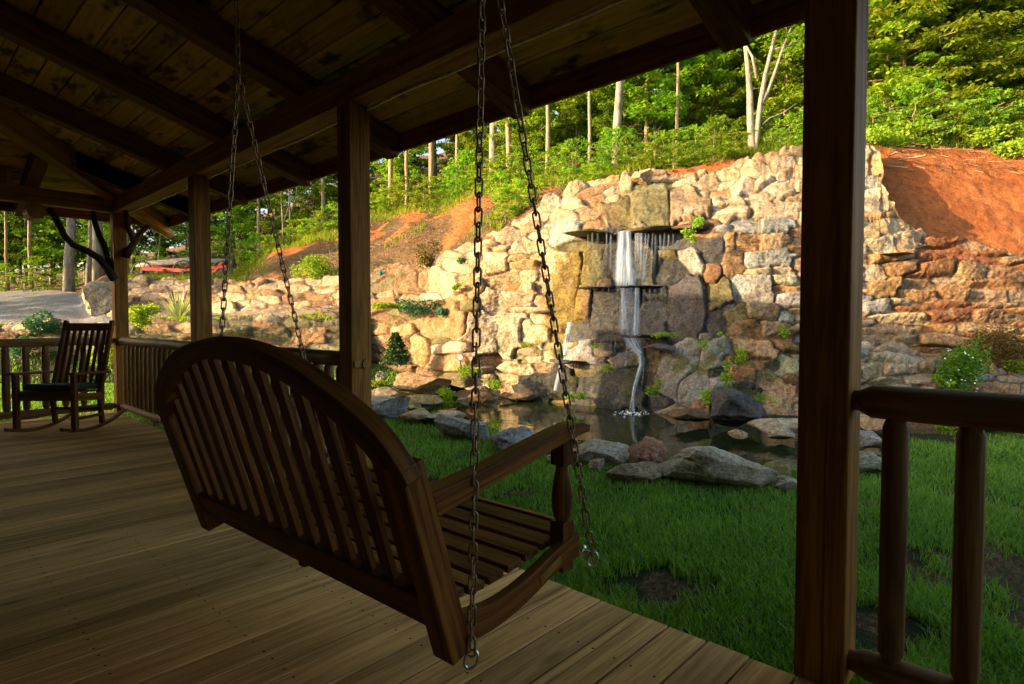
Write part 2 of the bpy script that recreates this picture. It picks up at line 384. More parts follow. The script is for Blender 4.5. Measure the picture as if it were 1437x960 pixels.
# crooked branch braces on the far post
def pxpath(lst): return [tuple(atY(x, y, Y)) for x, y, Y in lst]
b = MB(); b.tube(pxpath([(161, 392, 8.85), (152, 378, 8.9), (140, 363, 8.95), (122, 352, 9.0), (102, 344, 9.0), (90, 331, 9.0), (84, 318, 9.0), (77, 304, 9.0), (68, 292, 9.0)]), [.055, .05, .045, .04, .036, .036, .034, .032, .03], 9, jit=.12)
b.build('branch_brace', 'branch', porch, smooth=True)
b = MB(); b.tube(pxpath([(155, 378, 8.93), (150, 362, 9.0), (146, 345, 9.05), (139, 330, 9.05), (133, 312, 9.0), (130, 297, 8.95)]), [.042, .04, .04, .036, .03, .026], 9, jit=.12)
b.build('branch_brace', 'branch', porch, smooth=True)
b = MB(); b.tube([tuple(atX(x, y, X)) for x, y, X in [(178, 358, 2.15), (184, 347, 2.25), (190, 338, 2.35), (197, 326, 2.5), (208, 317, 2.62), (218, 308, 2.75), (226, 300, 2.85)]], [.05, .045, .045, .04, .034, .03, .026], 9, jit=.12)
b.build('branch_brace', 'branch', porch, smooth=True)
b = MB(); b.tube([tuple(atX(x, y, X)) for x, y, X in [(188, 342, 2.3), (184, 330, 2.27), (179, 318, 2.2), (178, 304, 2.15), (176, 296, 2.12)]], [.04, .036, .032, .03, .028], 9, jit=.12)
b.build('branch_brace', 'branch', porch, smooth=True)

# ------------------------------------------------------------------ house behind the camera (its body and roof throw the big shade)
HX = -1.32; HY = 11.9; HZ = 4.6
house = thing('log_house', 'two storey log house whose wall runs along the back of the porch', 'house', (-4, 3, -.3))
b = MB(); b.add([(HX, -9, -.3), (HX, HY, -.3), (-9, HY, -.3), (-9, -9, -.3), (HX, -9, HZ), (HX, HY, HZ), (-9, HY, HZ), (-9, -9, HZ)],
    [(0, 1, 5, 4), (1, 2, 6, 5), (2, 3, 7, 6), (3, 0, 4, 7), (4, 5, 6, 7)], [(0, 0, 0)]*8); b.build('wall', 'wall', house)
HR = 5.9; hp = (HX-9)/2
b = MB(); b.add([(HX+.5, -9.4, HZ+.01), (HX+.5, HY+.05, HZ+.01), (-9.5, HY+.05, HZ+.01), (-9.5, -9.4, HZ+.01), (hp, -9.4, HR), (hp, HY+.05, HR)],
    [(0, 1, 5, 4), (2, 3, 4, 5), (1, 2, 5), (3, 0, 4), (0, 3, 2, 1)], [(0, 0, 0)]*6); b.build('roof', 'shingle', house)

# ================================================================== PORCH SWING
P0 = Vector((.951, 1.09, .347)); U = Vector((-.04, .999, 0)).normalized(); Wv = Vector((-.294, -.013, .956)).normalized(); Nv = U.cross(Wv).normalized()
def bk(u, w, n=0): return P0+U*u+Wv*w+Nv*n       # n>0 towards the seat side
swing = thing('porch_swing', 'brown slatted wooden porch swing with arched back, hanging on four chains', 'porch swing', tuple(P0+Vector((.3, .7, 0))))
if Nv.x < 0: Nv = -Nv
outp = [(-.035, .50), (-.022, .532), (.02, .60), (.08, .648), (.16, .694), (.24, .733), (.315, .765), (.44, .797), (.57, .816), (.70, .820)]
full = outp + [(1.40-u, w) for u, w in reversed(outp[:-1])]
full = [(u*1.027, w) for u, w in full]           # stretch to the post spacing
def smooth(pts, n=3):
    for _ in range(n):
        q = [pts[0]]
        for a, c in zip(pts[:-1], pts[1:]): q += [tuple(.75*i+.25*j for i, j in zip(a, c)), tuple(.25*i+.75*j for i, j in zip(a, c))]
        pts = q+[pts[-1]]
    return pts
full = smooth(full, 2)
cw = 1.438/2
inn = [(cw+(u-cw)*.915, w-.060 if w > .56 else w-.056) for u, w in full]
o3 = [bk(u, w) for u, w in full]; i3 = [bk(u, w) for u, w in inn]
MB().ribbon(o3, i3, Nv, .045, r=.25).build('arched_top_rail', 'swing', swing, bevel=.006)
def innw(u):
    us = [a for a, _ in inn]; return float(np.interp(u, us, [c for _, c in inn]))
for uu in (.012, 1.428):
    MB().beam(bk(uu, -.005, .012), bk(uu, .53, .012), .075, .07, Nv, r=.7).build('back_post', 'swing', swing, bevel=.006)
MB().beam(bk(.038, .118, .012), bk(1.405, .118, .012), .05, .09, Wv, r=.2).build('bottom_rail', 'swing', swing, bevel=.005)
nsl = 14
for i in range(nsl):
    u = .038+(i+.62)*(1.362/(nsl+.24)); 
    MB().beam(bk(u, .158, .01), bk(u, innw(u)+.012, .01), .047, .018, Nv, r=random.random()).build('back_slat', 'swing', swing, bevel=.002)
# seat: curved slats
Sx = U; Fwd = Vector((.999, .04, 0)); O = Vector((.985, 1.09, 0))
def st(u, v, z): return O+U*u+Fwd*v+Vector((0, 0, z))
def seatz(v): return .452+.05*(max(v,0)/.5)**1.6+.018*max(0, 1-abs(v-.0)/.12)
for i in range(7):
    v = .02+i*.079
    z = seatz(v); dz = (seatz(v+.03)-seatz(v-.03))/.06
    MB().beam(st(.045, v, z), st(1.395, v, z), .062, .022, (-dz, 0, 1)).build('seat_slat', 'swing', swing, bevel=.003)
MB().beam(st(.04, .545, .478), st(1.40, .545, .478), .025, .085).build('front_rail', 'swing', swing, bevel=.004)
for u in (.0, 1.44, .73):
    top = smooth([tuple(st(u, v, z)) for v, z in ((-.03, .455), (.1, .432), (.25, .452), (.38, .495), (.5, .515))], 2)
    bot = smooth([tuple(st(u, v, z)) for v, z in ((-.03, .37), (.1, .36), (.25, .385), (.38, .43), (.5, .44))], 2)
    MB().ribbon(top, bot, U, .032, r=.9).build('side_rail' if u != .73 else 'seat_bearer', 'swing', swing, bevel=.003)
for u in (.008, 1.434):   # arms
    top = smooth([tuple(st(u, v, z)) for v, z in ((-.118, .778), (0, .79), (.2, .822), (.38, .852), (.5, .868), (.55, .85))], 2)
    bot = smooth([tuple(st(u, v, z)) for v, z in ((-.100, .717), (0, .737), (.2, .775), (.38, .808), (.5, .826), (.55, .83))], 2)
    MB().ribbon(top, bot, U, .062, r=.95).build('arm', 'swing', swing, bevel=.012)
    uu = u+.01 if u < .5 else u-.01
    pr = [(.36, .030), (.37, .034), (.55, .034), (.56, .022), (.57, .030), (.60, .036), (.64, .038), (.68, .032), (.72, .022), (.735, .022), (.74, .034), (.85, .034)]
    bb = MB(); q = st(uu, .452, 0)
    bb.beam(q+Vector((0, 0, .405)), q+Vector((0, 0, .56)), .054, .054, (0, 1, 0)); bb.tube([q+Vector((0, 0, z)) for z, _ in pr[3:-1]], [r*.86 for _, r in pr[3:-1]], 16)
    bb.beam(q+Vector((0, 0, .735)), q+Vector((0, 0, .84)), .052, .052, (0, 1, 0)); bb.build('arm_post', 'swing', swing, bevel=.003)
MB().beam(st(-.017, .30, .430), st(-.017, .40, .462), .003, .026).build('name_plate', 'brass', swing)
# chains
def chain(pts, parent, pitchl=.038, L_=.05, wd=.019, wr=.0031, seed=1):
    rr = random.Random(seed); mb = MB()
    P = [Vector(p) for p in pts]; seg = [(P[i+1]-P[i]).length for i in range(len(P)-1)]; tot = sum(seg); n = int(tot/pitchl); tw = rr.uniform(0, 3)
    for i in range(n):
        s = (i+.5)*tot/n; k = 0
        while k < len(seg)-1 and s > seg[k]: s -= seg[k]; k += 1
        c = P[k]+(P[k+1]-P[k])*(s/seg[k]); d = (P[k+1]-P[k]).normalized()
        tw += rr.uniform(-.12, .16); a = d.cross(Vector((1, 0, 0))).normalized(); e = d.cross(a)
        th = tw+(math.pi/2 if i % 2 else 0); w = a*math.cos(th)+e*math.sin(th); w2 = d.cross(w)
        hl = L_/2-wd/2; path = []
        for q in range(14):
            t = 2*math.pi*q/14; x = math.cos(t)*wd/2; yq = math.sin(t)*wd/2+(hl if math.sin(t) >= 0 else -hl)
            path.append(c+w*x+d*yq)
        mb.tube(path, wr, 6, closed=True)
    return mb.build('chain', 'chain', parent, smooth=True)
def eyebolt(c, parent, out=-1):
    e = bpy.data.objects.new('eye_bolt', None); COL.objects.link(e); e.parent = parent; e.location = -Vector(parent['_o']); e['_o'] = (0, 0, 0)
    c = Vector(c); mb = MB(); path = [c+Vector((math.sin(t)*.006, 0, 0))+Fwd*(math.cos(t)*.012)*1+Vector((0, 0, math.sin(t)*.021))-Vector((0, 0, .018))+U*math.cos(t)*.011*out for t in np.linspace(0, 2*math.pi, 20, endpoint=False)]
    mb.tube(path, .0042, 8, closed=True).build('ring', 'bolt', e, smooth=True)
    MB().tube([c-U*out*.05, c-U*out*.004], .0045, 8).build('shank', 'bolt', e, smooth=True)
    MB().tube([c-U*out*.034, c-U*out*.030, c-U*out*.026], [.018, .018, .010], 14).build('washer', 'bolt', e, smooth=True)
# (rear eye, front eye, junction, ceiling)
RE = Vector((.980, 1.052, .358)); FE = Vector((1.520, 1.068, .445)); J = Vector((1.093, 1.12, 2.27))
LRE = Vector((.915, 2.575, .36)); LFE = Vector((1.475, 2.58, .445)); LJ = Vector((1.053, 2.56, 2.225))
sd = 3
for E_, J_, out in ((RE, J, -1), (FE, J, -1), (LRE, LJ, 1), (LFE, LJ, 1)):
    eyebolt(E_, swing, out); sd += 1; chain([E_-Vector((0, 0, .005)), J_], swing, seed=sd)
for J_ in (J, LJ):
    zt_ = zu(J_.x)-.03; chain([J_, (J_.x, J_.y+.02, zt_)], swing, seed=sd+9); sd += 1
    MB().tube([Vector((J_.x, J_.y+.02, zt_+.02))+Vector((math.cos(t)*.02, 0, math.sin(t)*.02)) for t in np.linspace(0, 6.28, 16, endpoint=False)], .005, 6, closed=True).build('ceiling_hook', 'bolt', swing, smooth=True)

# ================================================================== ROCKING CHAIR
cc = Vector((1.13, 7.62, 0)); sx = Vector((.68, -.733, 0)).normalized(); bkv = Vector((.733, .68, 0)).normalized()   # sx: to the photo's right, bkv: towards the backrest
rock = thing('rocking_chair', 'dark brown slat back rocking chair with green seat cushion near the far railing', 'rocking chair', tuple(cc+bkv*.25))
def rc(a, d, z): return cc+sx*a+bkv*d+Vector((0, 0, z))
hw = .30
for s in (-1, 1):
    pts = smooth([tuple(rc(s*(hw-.02), d, z)) for d, z in ((-.16, .075), (0, .035), (.2, .012), (.4, .02), (.6, .06), (.8, .13))], 2)
    pts2 = [tuple(Vector(p)+Vector((0, 0, .035))) for p in pts]
    MB().ribbon(pts2, pts, sx, .035).build('rocker', 'rock', rock, bevel=.004)
    MB().beam(rc(s*hw, -.0, .05), rc(s*hw, .0, .63), .05, .05, bkv).build('front_leg', 'rock', rock, bevel=.004)
    MB().beam(rc(s*(hw-.04), .46, .05), rc(s*(hw-.04), .42, .42), .042, .042, bkv).build('back_leg', 'rock', rock, bevel=.004)
    MB().beam(rc(s*(hw-.04), .42, .36), rc(s*(hw-.04), .66, 1.19), .045, .04, bkv).build('back_post', 'rock', rock, bevel=.006)
    MB().beam(rc(s*(hw+.01), -.06, .645), rc(s*(hw-.01), .52, .62), .085, .026).build('arm', 'rock', rock, bevel=.006)
    MB().beam(rc(s*(hw-.01), .0, .40), rc(s*(hw-.03), .45, .36), .03, .08).build('side_rail', 'rock', rock, bevel=.003)
    MB().beam(rc(s*(hw-.01), .0, .17), rc(s*(hw-.03), .45, .16), .022, .03).build('side_stretcher', 'rock', rock, bevel=.003)
MB().beam(rc(-hw+.02, 0, .405), rc(hw-.02, 0, .405), .03, .085).build('front_rail', 'rock', rock, bevel=.004)
MB().beam(rc(-hw+.05, .45, .22), rc(hw-.05, .45, .22), .022, .03).build('back_stretcher', 'rock', rock, bevel=.003)
MB().beam(rc(-hw+.05, .63, 1.12), rc(hw-.05, .63, 1.12), .028, .085, bkv.cross(sx)).build('crest_rail', 'rock', rock, bevel=.006)
MB().beam(rc(-hw+.05, .45, .46), rc(hw-.05, .45, .46), .028, .05).build('lower_back_rail', 'rock', rock, bevel=.004)
for i in range(7):
    a = (i-3)*.068; MB().beam(rc(a, .455, .47), rc(a, .62, 1.09), .036, .014, bkv).build('back_slat', 'rock', rock, bevel=.002)
for i in range(6): MB().beam(rc(-hw+.03, .03+i*.08, .452-.006*i), rc(hw-.03, .03+i*.08, .452-.006*i), .06, .018).build('seat_slat', 'rock', rock, bevel=.002)
b = MB(); b.beam(rc(0, .0, .50), rc(0, .44, .475), .5, .065); cu = b.build('cushion', 'cushion', rock, bevel=.028)
# ================================================================== TERRAIN
G = -.27; WZ = -.33
def Zy(y, D): return H + (451-y)*D/F
TAB = [
 (-80, [(0, G), (11.6, -.1), (12.9, Zy(462, 12.9)), (16, Zy(452, 16)), (22, Zy(430, 22)), (28, Zy(414, 28)), (40, Zy(402, 40)), (90, Zy(385, 90))]),
 (110, [(0, G), (11.8, -.1), (13.2, Zy(464, 13.2)), (16, Zy(450, 16)), (20, Zy(428, 20)), (28, Zy(408, 28)), (40, Zy(398, 40)), (90, Zy(380, 90))]),
 (150, [(0, G), (12.0, -.1), (13.4, Zy(462, 13.4)), (16.6, Zy(440, 16.6)), (18.2, Zy(405, 18.2)), (22, Zy(391, 22)), (30, Zy(384, 30)), (90, Zy(365, 90))]),
 (200, [(0, G), (12.3, -.05), (13.6, Zy(453, 13.6)), (17.0, Zy(438, 17)), (18.2, Zy(393, 18.2)), (22, Zy(396, 22)), (30, Zy(384, 30)), (90, Zy(355, 90))]),
 (330, [(0, G), (12.5, .0), (13.6, Zy(450, 13.6)), (16.4, Zy(435, 16.4)), (17.6, Zy(398, 17.6)), (21.5, Zy(397, 21.5)), (30, Zy(372, 30)), (90, Zy(330, 90))]),
 (400, [(0, G), (12.6, .05), (13.6, Zy(450, 13.6)), (16.2, Zy(434, 16.2)), (17.4, Zy(394, 17.4)), (21.5, Zy(348, 21.5)), (30, Zy(330, 30)), (90, Zy(290, 90))]),
 (470, [(0, G), (12.7, .1), (13.6, Zy(450, 13.6)), (15.6, Zy(434, 15.6)), (16.8, Zy(392, 16.8)), (21.5, Zy(326, 21.5)), (30, Zy(308, 30)), (90, Zy(260, 90))]),
 (520, [(0, G), (10.0, -.2), (13.5, .18), (14.0, .5), (15.4, Zy(376, 15.4)), (20, Zy(306, 20)), (30, Zy(290, 30)), (90, Zy(240, 90))]),
 (600, [(0, G), (10.0, -.25), (12.9, .15), (13.3, .4), (14.4, Zy(366, 14.4)), (18.5, Zy(291, 18.5)), (30, Zy(268, 30)), (90, Zy(220, 90))]),
 (700, [(0, G), (10.0, G), (12.1, -.3), (12.45, .4), (13.0, Zy(326, 13.0)), (15.8, Zy(273, 15.8)), (30, Zy(240, 30)), (90, Zy(195, 90))]),
 (800, [(0, G), (10.0, G), (11.5, -.3), (12.3, 1.2), (13.3, Zy(264, 13.3)), (14.5, Zy(257, 14.5)), (30, Zy(220, 30)), (90, Zy(170, 90))]),
 (900, [(0, G), (9.6, G), (11.1, -.3), (12.0, 2.0), (13.3, Zy(246, 13.3)), (14.5, Zy(241, 14.5)), (30, Zy(205, 30)), (90, Zy(150, 90))]),
 (1060, [(0, G), (9.0, G), (10.4, -.2), (11.4, 2.2), (12.9, Zy(226, 12.9)), (14.5, Zy(221, 14.5)), (30, Zy(190, 30)), (90, Zy(130, 90))]),
 (1115, [(0, G), (9.0, G), (10.2, -.2), (11.2, 2.2), (12.9, Zy(216, 12.9)), (14.5, Zy(212, 14.5)), (30, Zy(175, 30)), (90, Zy(120, 90))]),
 (1205, [(0, G), (8.8, G), (10.2, -.2), (11.2, 2.2), (12.8, Zy(207, 12.8)), (14.5, Zy(203, 14.5)), (30, Zy(165, 30)), (90, Zy(110, 90))]),
 (1245, [(0, G), (7.6, G), (9.9, -.2), (10.25, Zy(345, 10.25)), (12.9, Zy(212, 12.9)), (14.5, Zy(203, 14.5)), (30, Zy(160, 30)), (90, Zy(110, 90))]),
 (1437, [(0, G), (7.6, G), (9.9, -.2), (10.25, Zy(362, 10.25)), (13.1, Zy(208, 13.1)), (14.5, Zy(198, 14.5)), (30, Zy(155, 30)), (90, Zy(110, 90))]),
 (1700, [(0, G), (7.6, G), (9.9, -.2), (10.25, Zy(375, 10.25)), (13.1, Zy(215, 13.1)), (14.5, Zy(205, 14.5)), (30, Zy(160, 30)), (90, Zy(110, 90))]),
]
TPX = np.array([t[0] for t in TAB], float)
TD = np.array([[q[0] for q in t[1]] for t in TAB]); TZ = np.array([[q[1] for q in t[1]] for t in TAB])
POND = [atZ(x, y, WZ)[:2] for x, y in [(598, 574), (622, 562), (660, 552), (740, 553), (800, 559), (900, 570), (985, 580), (1060, 592), (1130, 594), (1225, 600), (1232, 640), (1160, 662), (1085, 672), (1000, 672), (930, 660), (870, 652), (800, 640), (745, 618), (690, 604), (640, 590)]]
POND = np.array(POND)
def inpoly(X, Y, P):
    r = np.zeros(np.shape(X), bool); n = len(P)
    for i in range(n):
        x1, y1 = P[i]; x2, y2 = P[(i+1) % n]
        c = ((y1 > Y) != (y2 > Y)); r ^= c & (X < (x2-x1)*(Y-y1)/(y2-y1+1e-12)+x1)
    return r
def dpoly(X, Y, P):
    r = np.full(np.shape(X), 1e9); n = len(P)
    for i in range(n):
        a = P[i]; b = P[(i+1) % n]; d = b-a; t = np.clip(((X-a[0])*d[0]+(Y-a[1])*d[1])/(d@d), 0, 1)
        r = np.minimum(r, np.hypot(X-a[0]-t*d[0], Y-a[1]-t*d[1]))
    return r
def gz(px, D, fine=True):
    px = np.asarray(px, float); D = np.asarray(D, float); p = np.clip(px, TPX[0], TPX[-1])
    i = np.clip(np.searchsorted(TPX, p)-1, 0, len(TPX)-2); t = (p-TPX[i])/(TPX[i+1]-TPX[i]); t = t*t*(3-2*t)
    dn = TD[i]*(1-t)[..., None]+TD[i+1]*t[..., None]; zn = TZ[i]*(1-t)[..., None]+TZ[i+1]*t[..., None]
    z = np.full(px.shape, G, float)
    z = np.where(D >= dn[..., -1], zn[..., -1]+(D-dn[..., -1])*.02, z)
    for k in range(dn.shape[-1]-1):
        a = dn[..., k]; b = dn[..., k+1]; m = (D >= a) & (D < b); u = (D-a)/np.maximum(b-a, 1e-6)
        z = np.where(m, zn[..., k]*(1-u)+zn[..., k+1]*u, z)
    if fine:
        P = atDv(px, np.full(px.shape, 451.), D); X, Y = P[..., 0], P[..., 1]
        rough = np.clip((D-9.5)/5, .12, 1)*np.where((px < 200) & (D > 12), .35, 1)
        z = z + rough*(.16*fbm(X*.8, Y*.8, s=3)+.05*fbm(X*4, Y*4, s=9)) + .02*fbm(X*1.5, Y*1.5, s=5)
        cl_ = (px > 1235) & (D > 10.4) & (D < 14); z = z+np.where(cl_, -.10*abs(fbm(X*2.2, Y*.9, s=17))+.05*fbm(X*9, Y*9, s=18)-.04*np.maximum(0, fbm(X*16, Y*16, s=19)), 0)
        ins = inpoly(X, Y, POND); dd = dpoly(X, Y, POND)
        z = np.where(ins, np.minimum(z, WZ+.02-np.minimum(dd*1.2, .5)), np.where(dd < .25, np.minimum(z, WZ+.02+dd*.6), z))
    return z
def gpt(px, D):
    p = atD(px, 451, D); return Vector((p[0], p[1], float(gz(np.array([px]), np.array([D]))[0])))
# main sheet, dense in view
pxs = np.linspace(-80, 1700, 420); Ds = np.concatenate([np.geomspace(1.2, 8, 60), np.linspace(8.06, 23, 230), np.geomspace(23.5, 95, 50)])
A_, B_ = np.meshgrid(pxs, Ds, indexing='ij'); Zt = gz(A_, B_); Pt = atDv(A_, np.full(A_.shape, 451.), B_)
Xt, Yt = Pt[..., 0], Pt[..., 1]
def sst(a, b, x): t = np.clip((x-a)/(b-a), 0, 1); return t*t*(3-2*t)
nz = fbm(Xt*1.1, Yt*1.1, s=21)
clay = np.clip(sst(1205, 1235, A_)*sst(9.9, 10.3, B_)*(1-sst(13.0, 14.3, B_+nz*.8)) + sst(500, 530, A_)*sst(13.9, 14.6, B_)*(1-sst(18, 20, B_+nz)) + sst(340, 400, A_)*(1-sst(500, 530, A_))*sst(17, 17.8, B_)*(1-sst(21, 22.5, B_+nz))
    + sst(640, 700, A_)*(1-sst(1200, 1220, A_))*sst(11.5, 12.2, B_)*(1-sst(13.2, 14.5, B_+nz)), 0, 1)
patch = sst(.12, .3, fbm(Xt*.9+3, Yt*.9, s=33))
clay = clay*np.where(A_ < 560, .12+.88*patch, np.where(A_ < 1200, .35+.65*patch, 1))
litter = np.clip(sst(1150, 1230, A_)*sst(7.3, 7.8, B_+.3*nz)*(1-clay) + (1-clay)*np.maximum(sst(13.5, 14.5, B_), sst(610, 650, A_)*(1-sst(1215, 1235, A_))*sst(11.6, 12.2, B_)) + sst(60, 110, A_)*(1-sst(170, 200, A_))*sst(15.5, 17, B_), 0, 1)
litter = np.maximum(litter, (1-clay)*sst(.2, .32, fbm(Xt*1.3+9, Yt*1.3+4, s=41))*.8*(B_ < 9))
for bx, by, br in ((950, 830, .38), (1325, 815, .3), (1225, 880, .25), (1150, 700, .2)):
    q = atZ(bx, by, G); litter = np.maximum(litter, 1-sst(br*.5, br, np.hypot(Xt-q[0], Yt-q[1])+.25*nz))
strip = sst(-90, -70, A_)*(1-sst(505, 525, A_))*sst(13.5, 13.9, B_)*(1-sst(16.0, 16.6, B_))
tcol = np.zeros(A_.shape+(3,)); tcol[..., 0] = clay; tcol[..., 1] = litter; tcol[..., 2] = strip
m, nt, bs = M('ground_soil'); MAT['ground'] = m
c = attr(nt, 'col').outputs['Color']; sp = N(nt, 'ShaderNodeSeparateColor'); L(nt, c, sp.inputs[0]); tc = N(nt, 'ShaderNodeTexCoord').outputs['Object']
n1 = noise(nt, tc, 1.3, 7, .7); n2 = noise(nt, tc, 18, 5, .75); n3 = noise(nt, scl(nt, tc, (1, 1, .25)), 3.5, 6, .7, .8)
lawnc = mix(nt, ramp(nt, n2, [(.4, (0, 0, 0)), (.6, (1, 1, 1))]), (.055, .05, .022), (.03, .05, .014))
clayc = mix(nt, ramp(nt, n1, [(.35, (0, 0, 0)), (.65, (1, 1, 1))]), (.40, .115, .032), (.60, .215, .07)); clayc = mix(nt, ramp(nt, n3, [(.45, (0, 0, 0)), (.75, (.7, .7, .7))]), clayc, (.27, .085, .03))
v = N(nt, 'ShaderNodeTexVoronoi'); v.inputs['Scale'].default_value = 26; L(nt, scl(nt, tc, (1, 2.3, 1.4)), v.inputs['Vector'])
litc = mix(nt, ramp(nt, v.outputs['Color'], [(.2, (0, 0, 0)), (.8, (1, 1, 1))]), (.08, .045, .025), (.28, .165, .09)); litc = mix(nt, ramp(nt, n1, [(.45, (0, 0, 0)), (.62, (.6, .6, .6))]), litc, (.05, .07, .02))
pathc = mix(nt, ramp(nt, n2, [(.35, (0, 0, 0)), (.65, (1, 1, 1))]), (.30, .22, .15), (.48, .38, .28))
def brk(s, sc=.35): return ramp(nt, mth(nt, 'ADD', s, mth(nt, 'MULTIPLY', mth(nt, 'SUBTRACT', n2, .5), sc)), [(.38, (0, 0, 0)), (.6, (1, 1, 1))])
n6 = noise(nt, tc, 7, 6, .8, .6); clayc = mix(nt, ramp(nt, n6, [(.50, (0, 0, 0)), (.60, (.7, .7, .7))]), clayc, (.22, .07, .028)); clayc = mix(nt, ramp(nt, n2, [(.60, (0, 0, 0)), (.66, (.7, .7, .7))]), clayc, (.55, .36, .22)); cc_ = mix(nt, brk(sp.outputs[1], 1.0), lawnc, litc); cc_ = mix(nt, brk(sp.outputs[0], .8), cc_, clayc); cc_ = mix(nt, brk(sp.outputs[2]), cc_, pathc)
L(nt, cc_, bs.inputs['Base Color']); bs.inputs['Roughness'].default_value = .95; bs.inputs['Specular IOR Level'].default_value = .1
bump(nt, mth(nt, 'ADD', n6, mth(nt, 'ADD', mth(nt, 'MULTIPLY', n2, .6), n3)), bs, 1.0, .10)
V = np.stack([Xt, Yt, Zt], -1).reshape(-1, 3)
o = link('ground', npmesh('ground', V, gridfaces(len(pxs), len(Ds))[:, ::-1], {'col': tcol.reshape(-1, 3)}, 'ground')); kind(o, 'structure')
# rest of the yard, all round, to the horizon
th = np.linspace(0, 2*math.pi, 73); R_ = np.array([0.01, 3, 8, 20, 60, 200, 900.])
T2, R2 = np.meshgrid(th, R_, indexing='ij')
me = npmesh('yard', np.stack([R2*np.sin(T2), R2*np.cos(T2), np.full(T2.shape, G-.35)], -1).reshape(-1, 3), gridfaces(73, 7), {'col': np.zeros((73*7, 3))}, 'ground', False)
kind(link('yard', me), 'structure')

# gravel drive
m, nt, bs = M('gravel'); MAT['gravel'] = m; tc = N(nt, 'ShaderNodeTexCoord').outputs['Object']
v = N(nt, 'ShaderNodeTexVoronoi'); v.inputs['Scale'].default_value = 14; L(nt, tc, v.inputs['Vector']); n1 = noise(nt, tc, .9, 5)
gc_ = mix(nt, ramp(nt, v.outputs['Color'], [(.1, (0, 0, 0)), (.9, (1, 1, 1))]), (.09, .10, .12), (.25, .26, .28)); gc_ = mix(nt, ramp(nt, n1, [(.42, (0, 0, 0)), (.60, (.85, .85, .85))]), gc_, (.20, .155, .11))
L(nt, gc_, bs.inputs['Base Color']); bs.inputs['Roughness'].default_value = .95; bump(nt, v.outputs['Distance'], bs, .7, .03)
pg = np.linspace(-80, 190, 70); tg = np.linspace(0, 1, 60); A2, T2 = np.meshgrid(pg, tg, indexing='ij')
D0 = 13.6+.25*vnoise(A2*.03, A2*0, s=4); D1 = np.interp(A2, [-80, 60, 110, 150, 190], [31, 30, 26, 16.8, 15.8])+.5*vnoise(A2*.05, A2*0, s=5)
Dg = D0+(D1-D0)*T2; Pg = atDv(A2, np.full(A2.shape, 451.), Dg); Pg[..., 2] = gz(A2, Dg)+.03
kind(link('gravel_drive', npmesh('gravel_drive', Pg.reshape(-1, 3), gridfaces(70, 60)[:, ::-1], None, 'gravel')), 'structure')

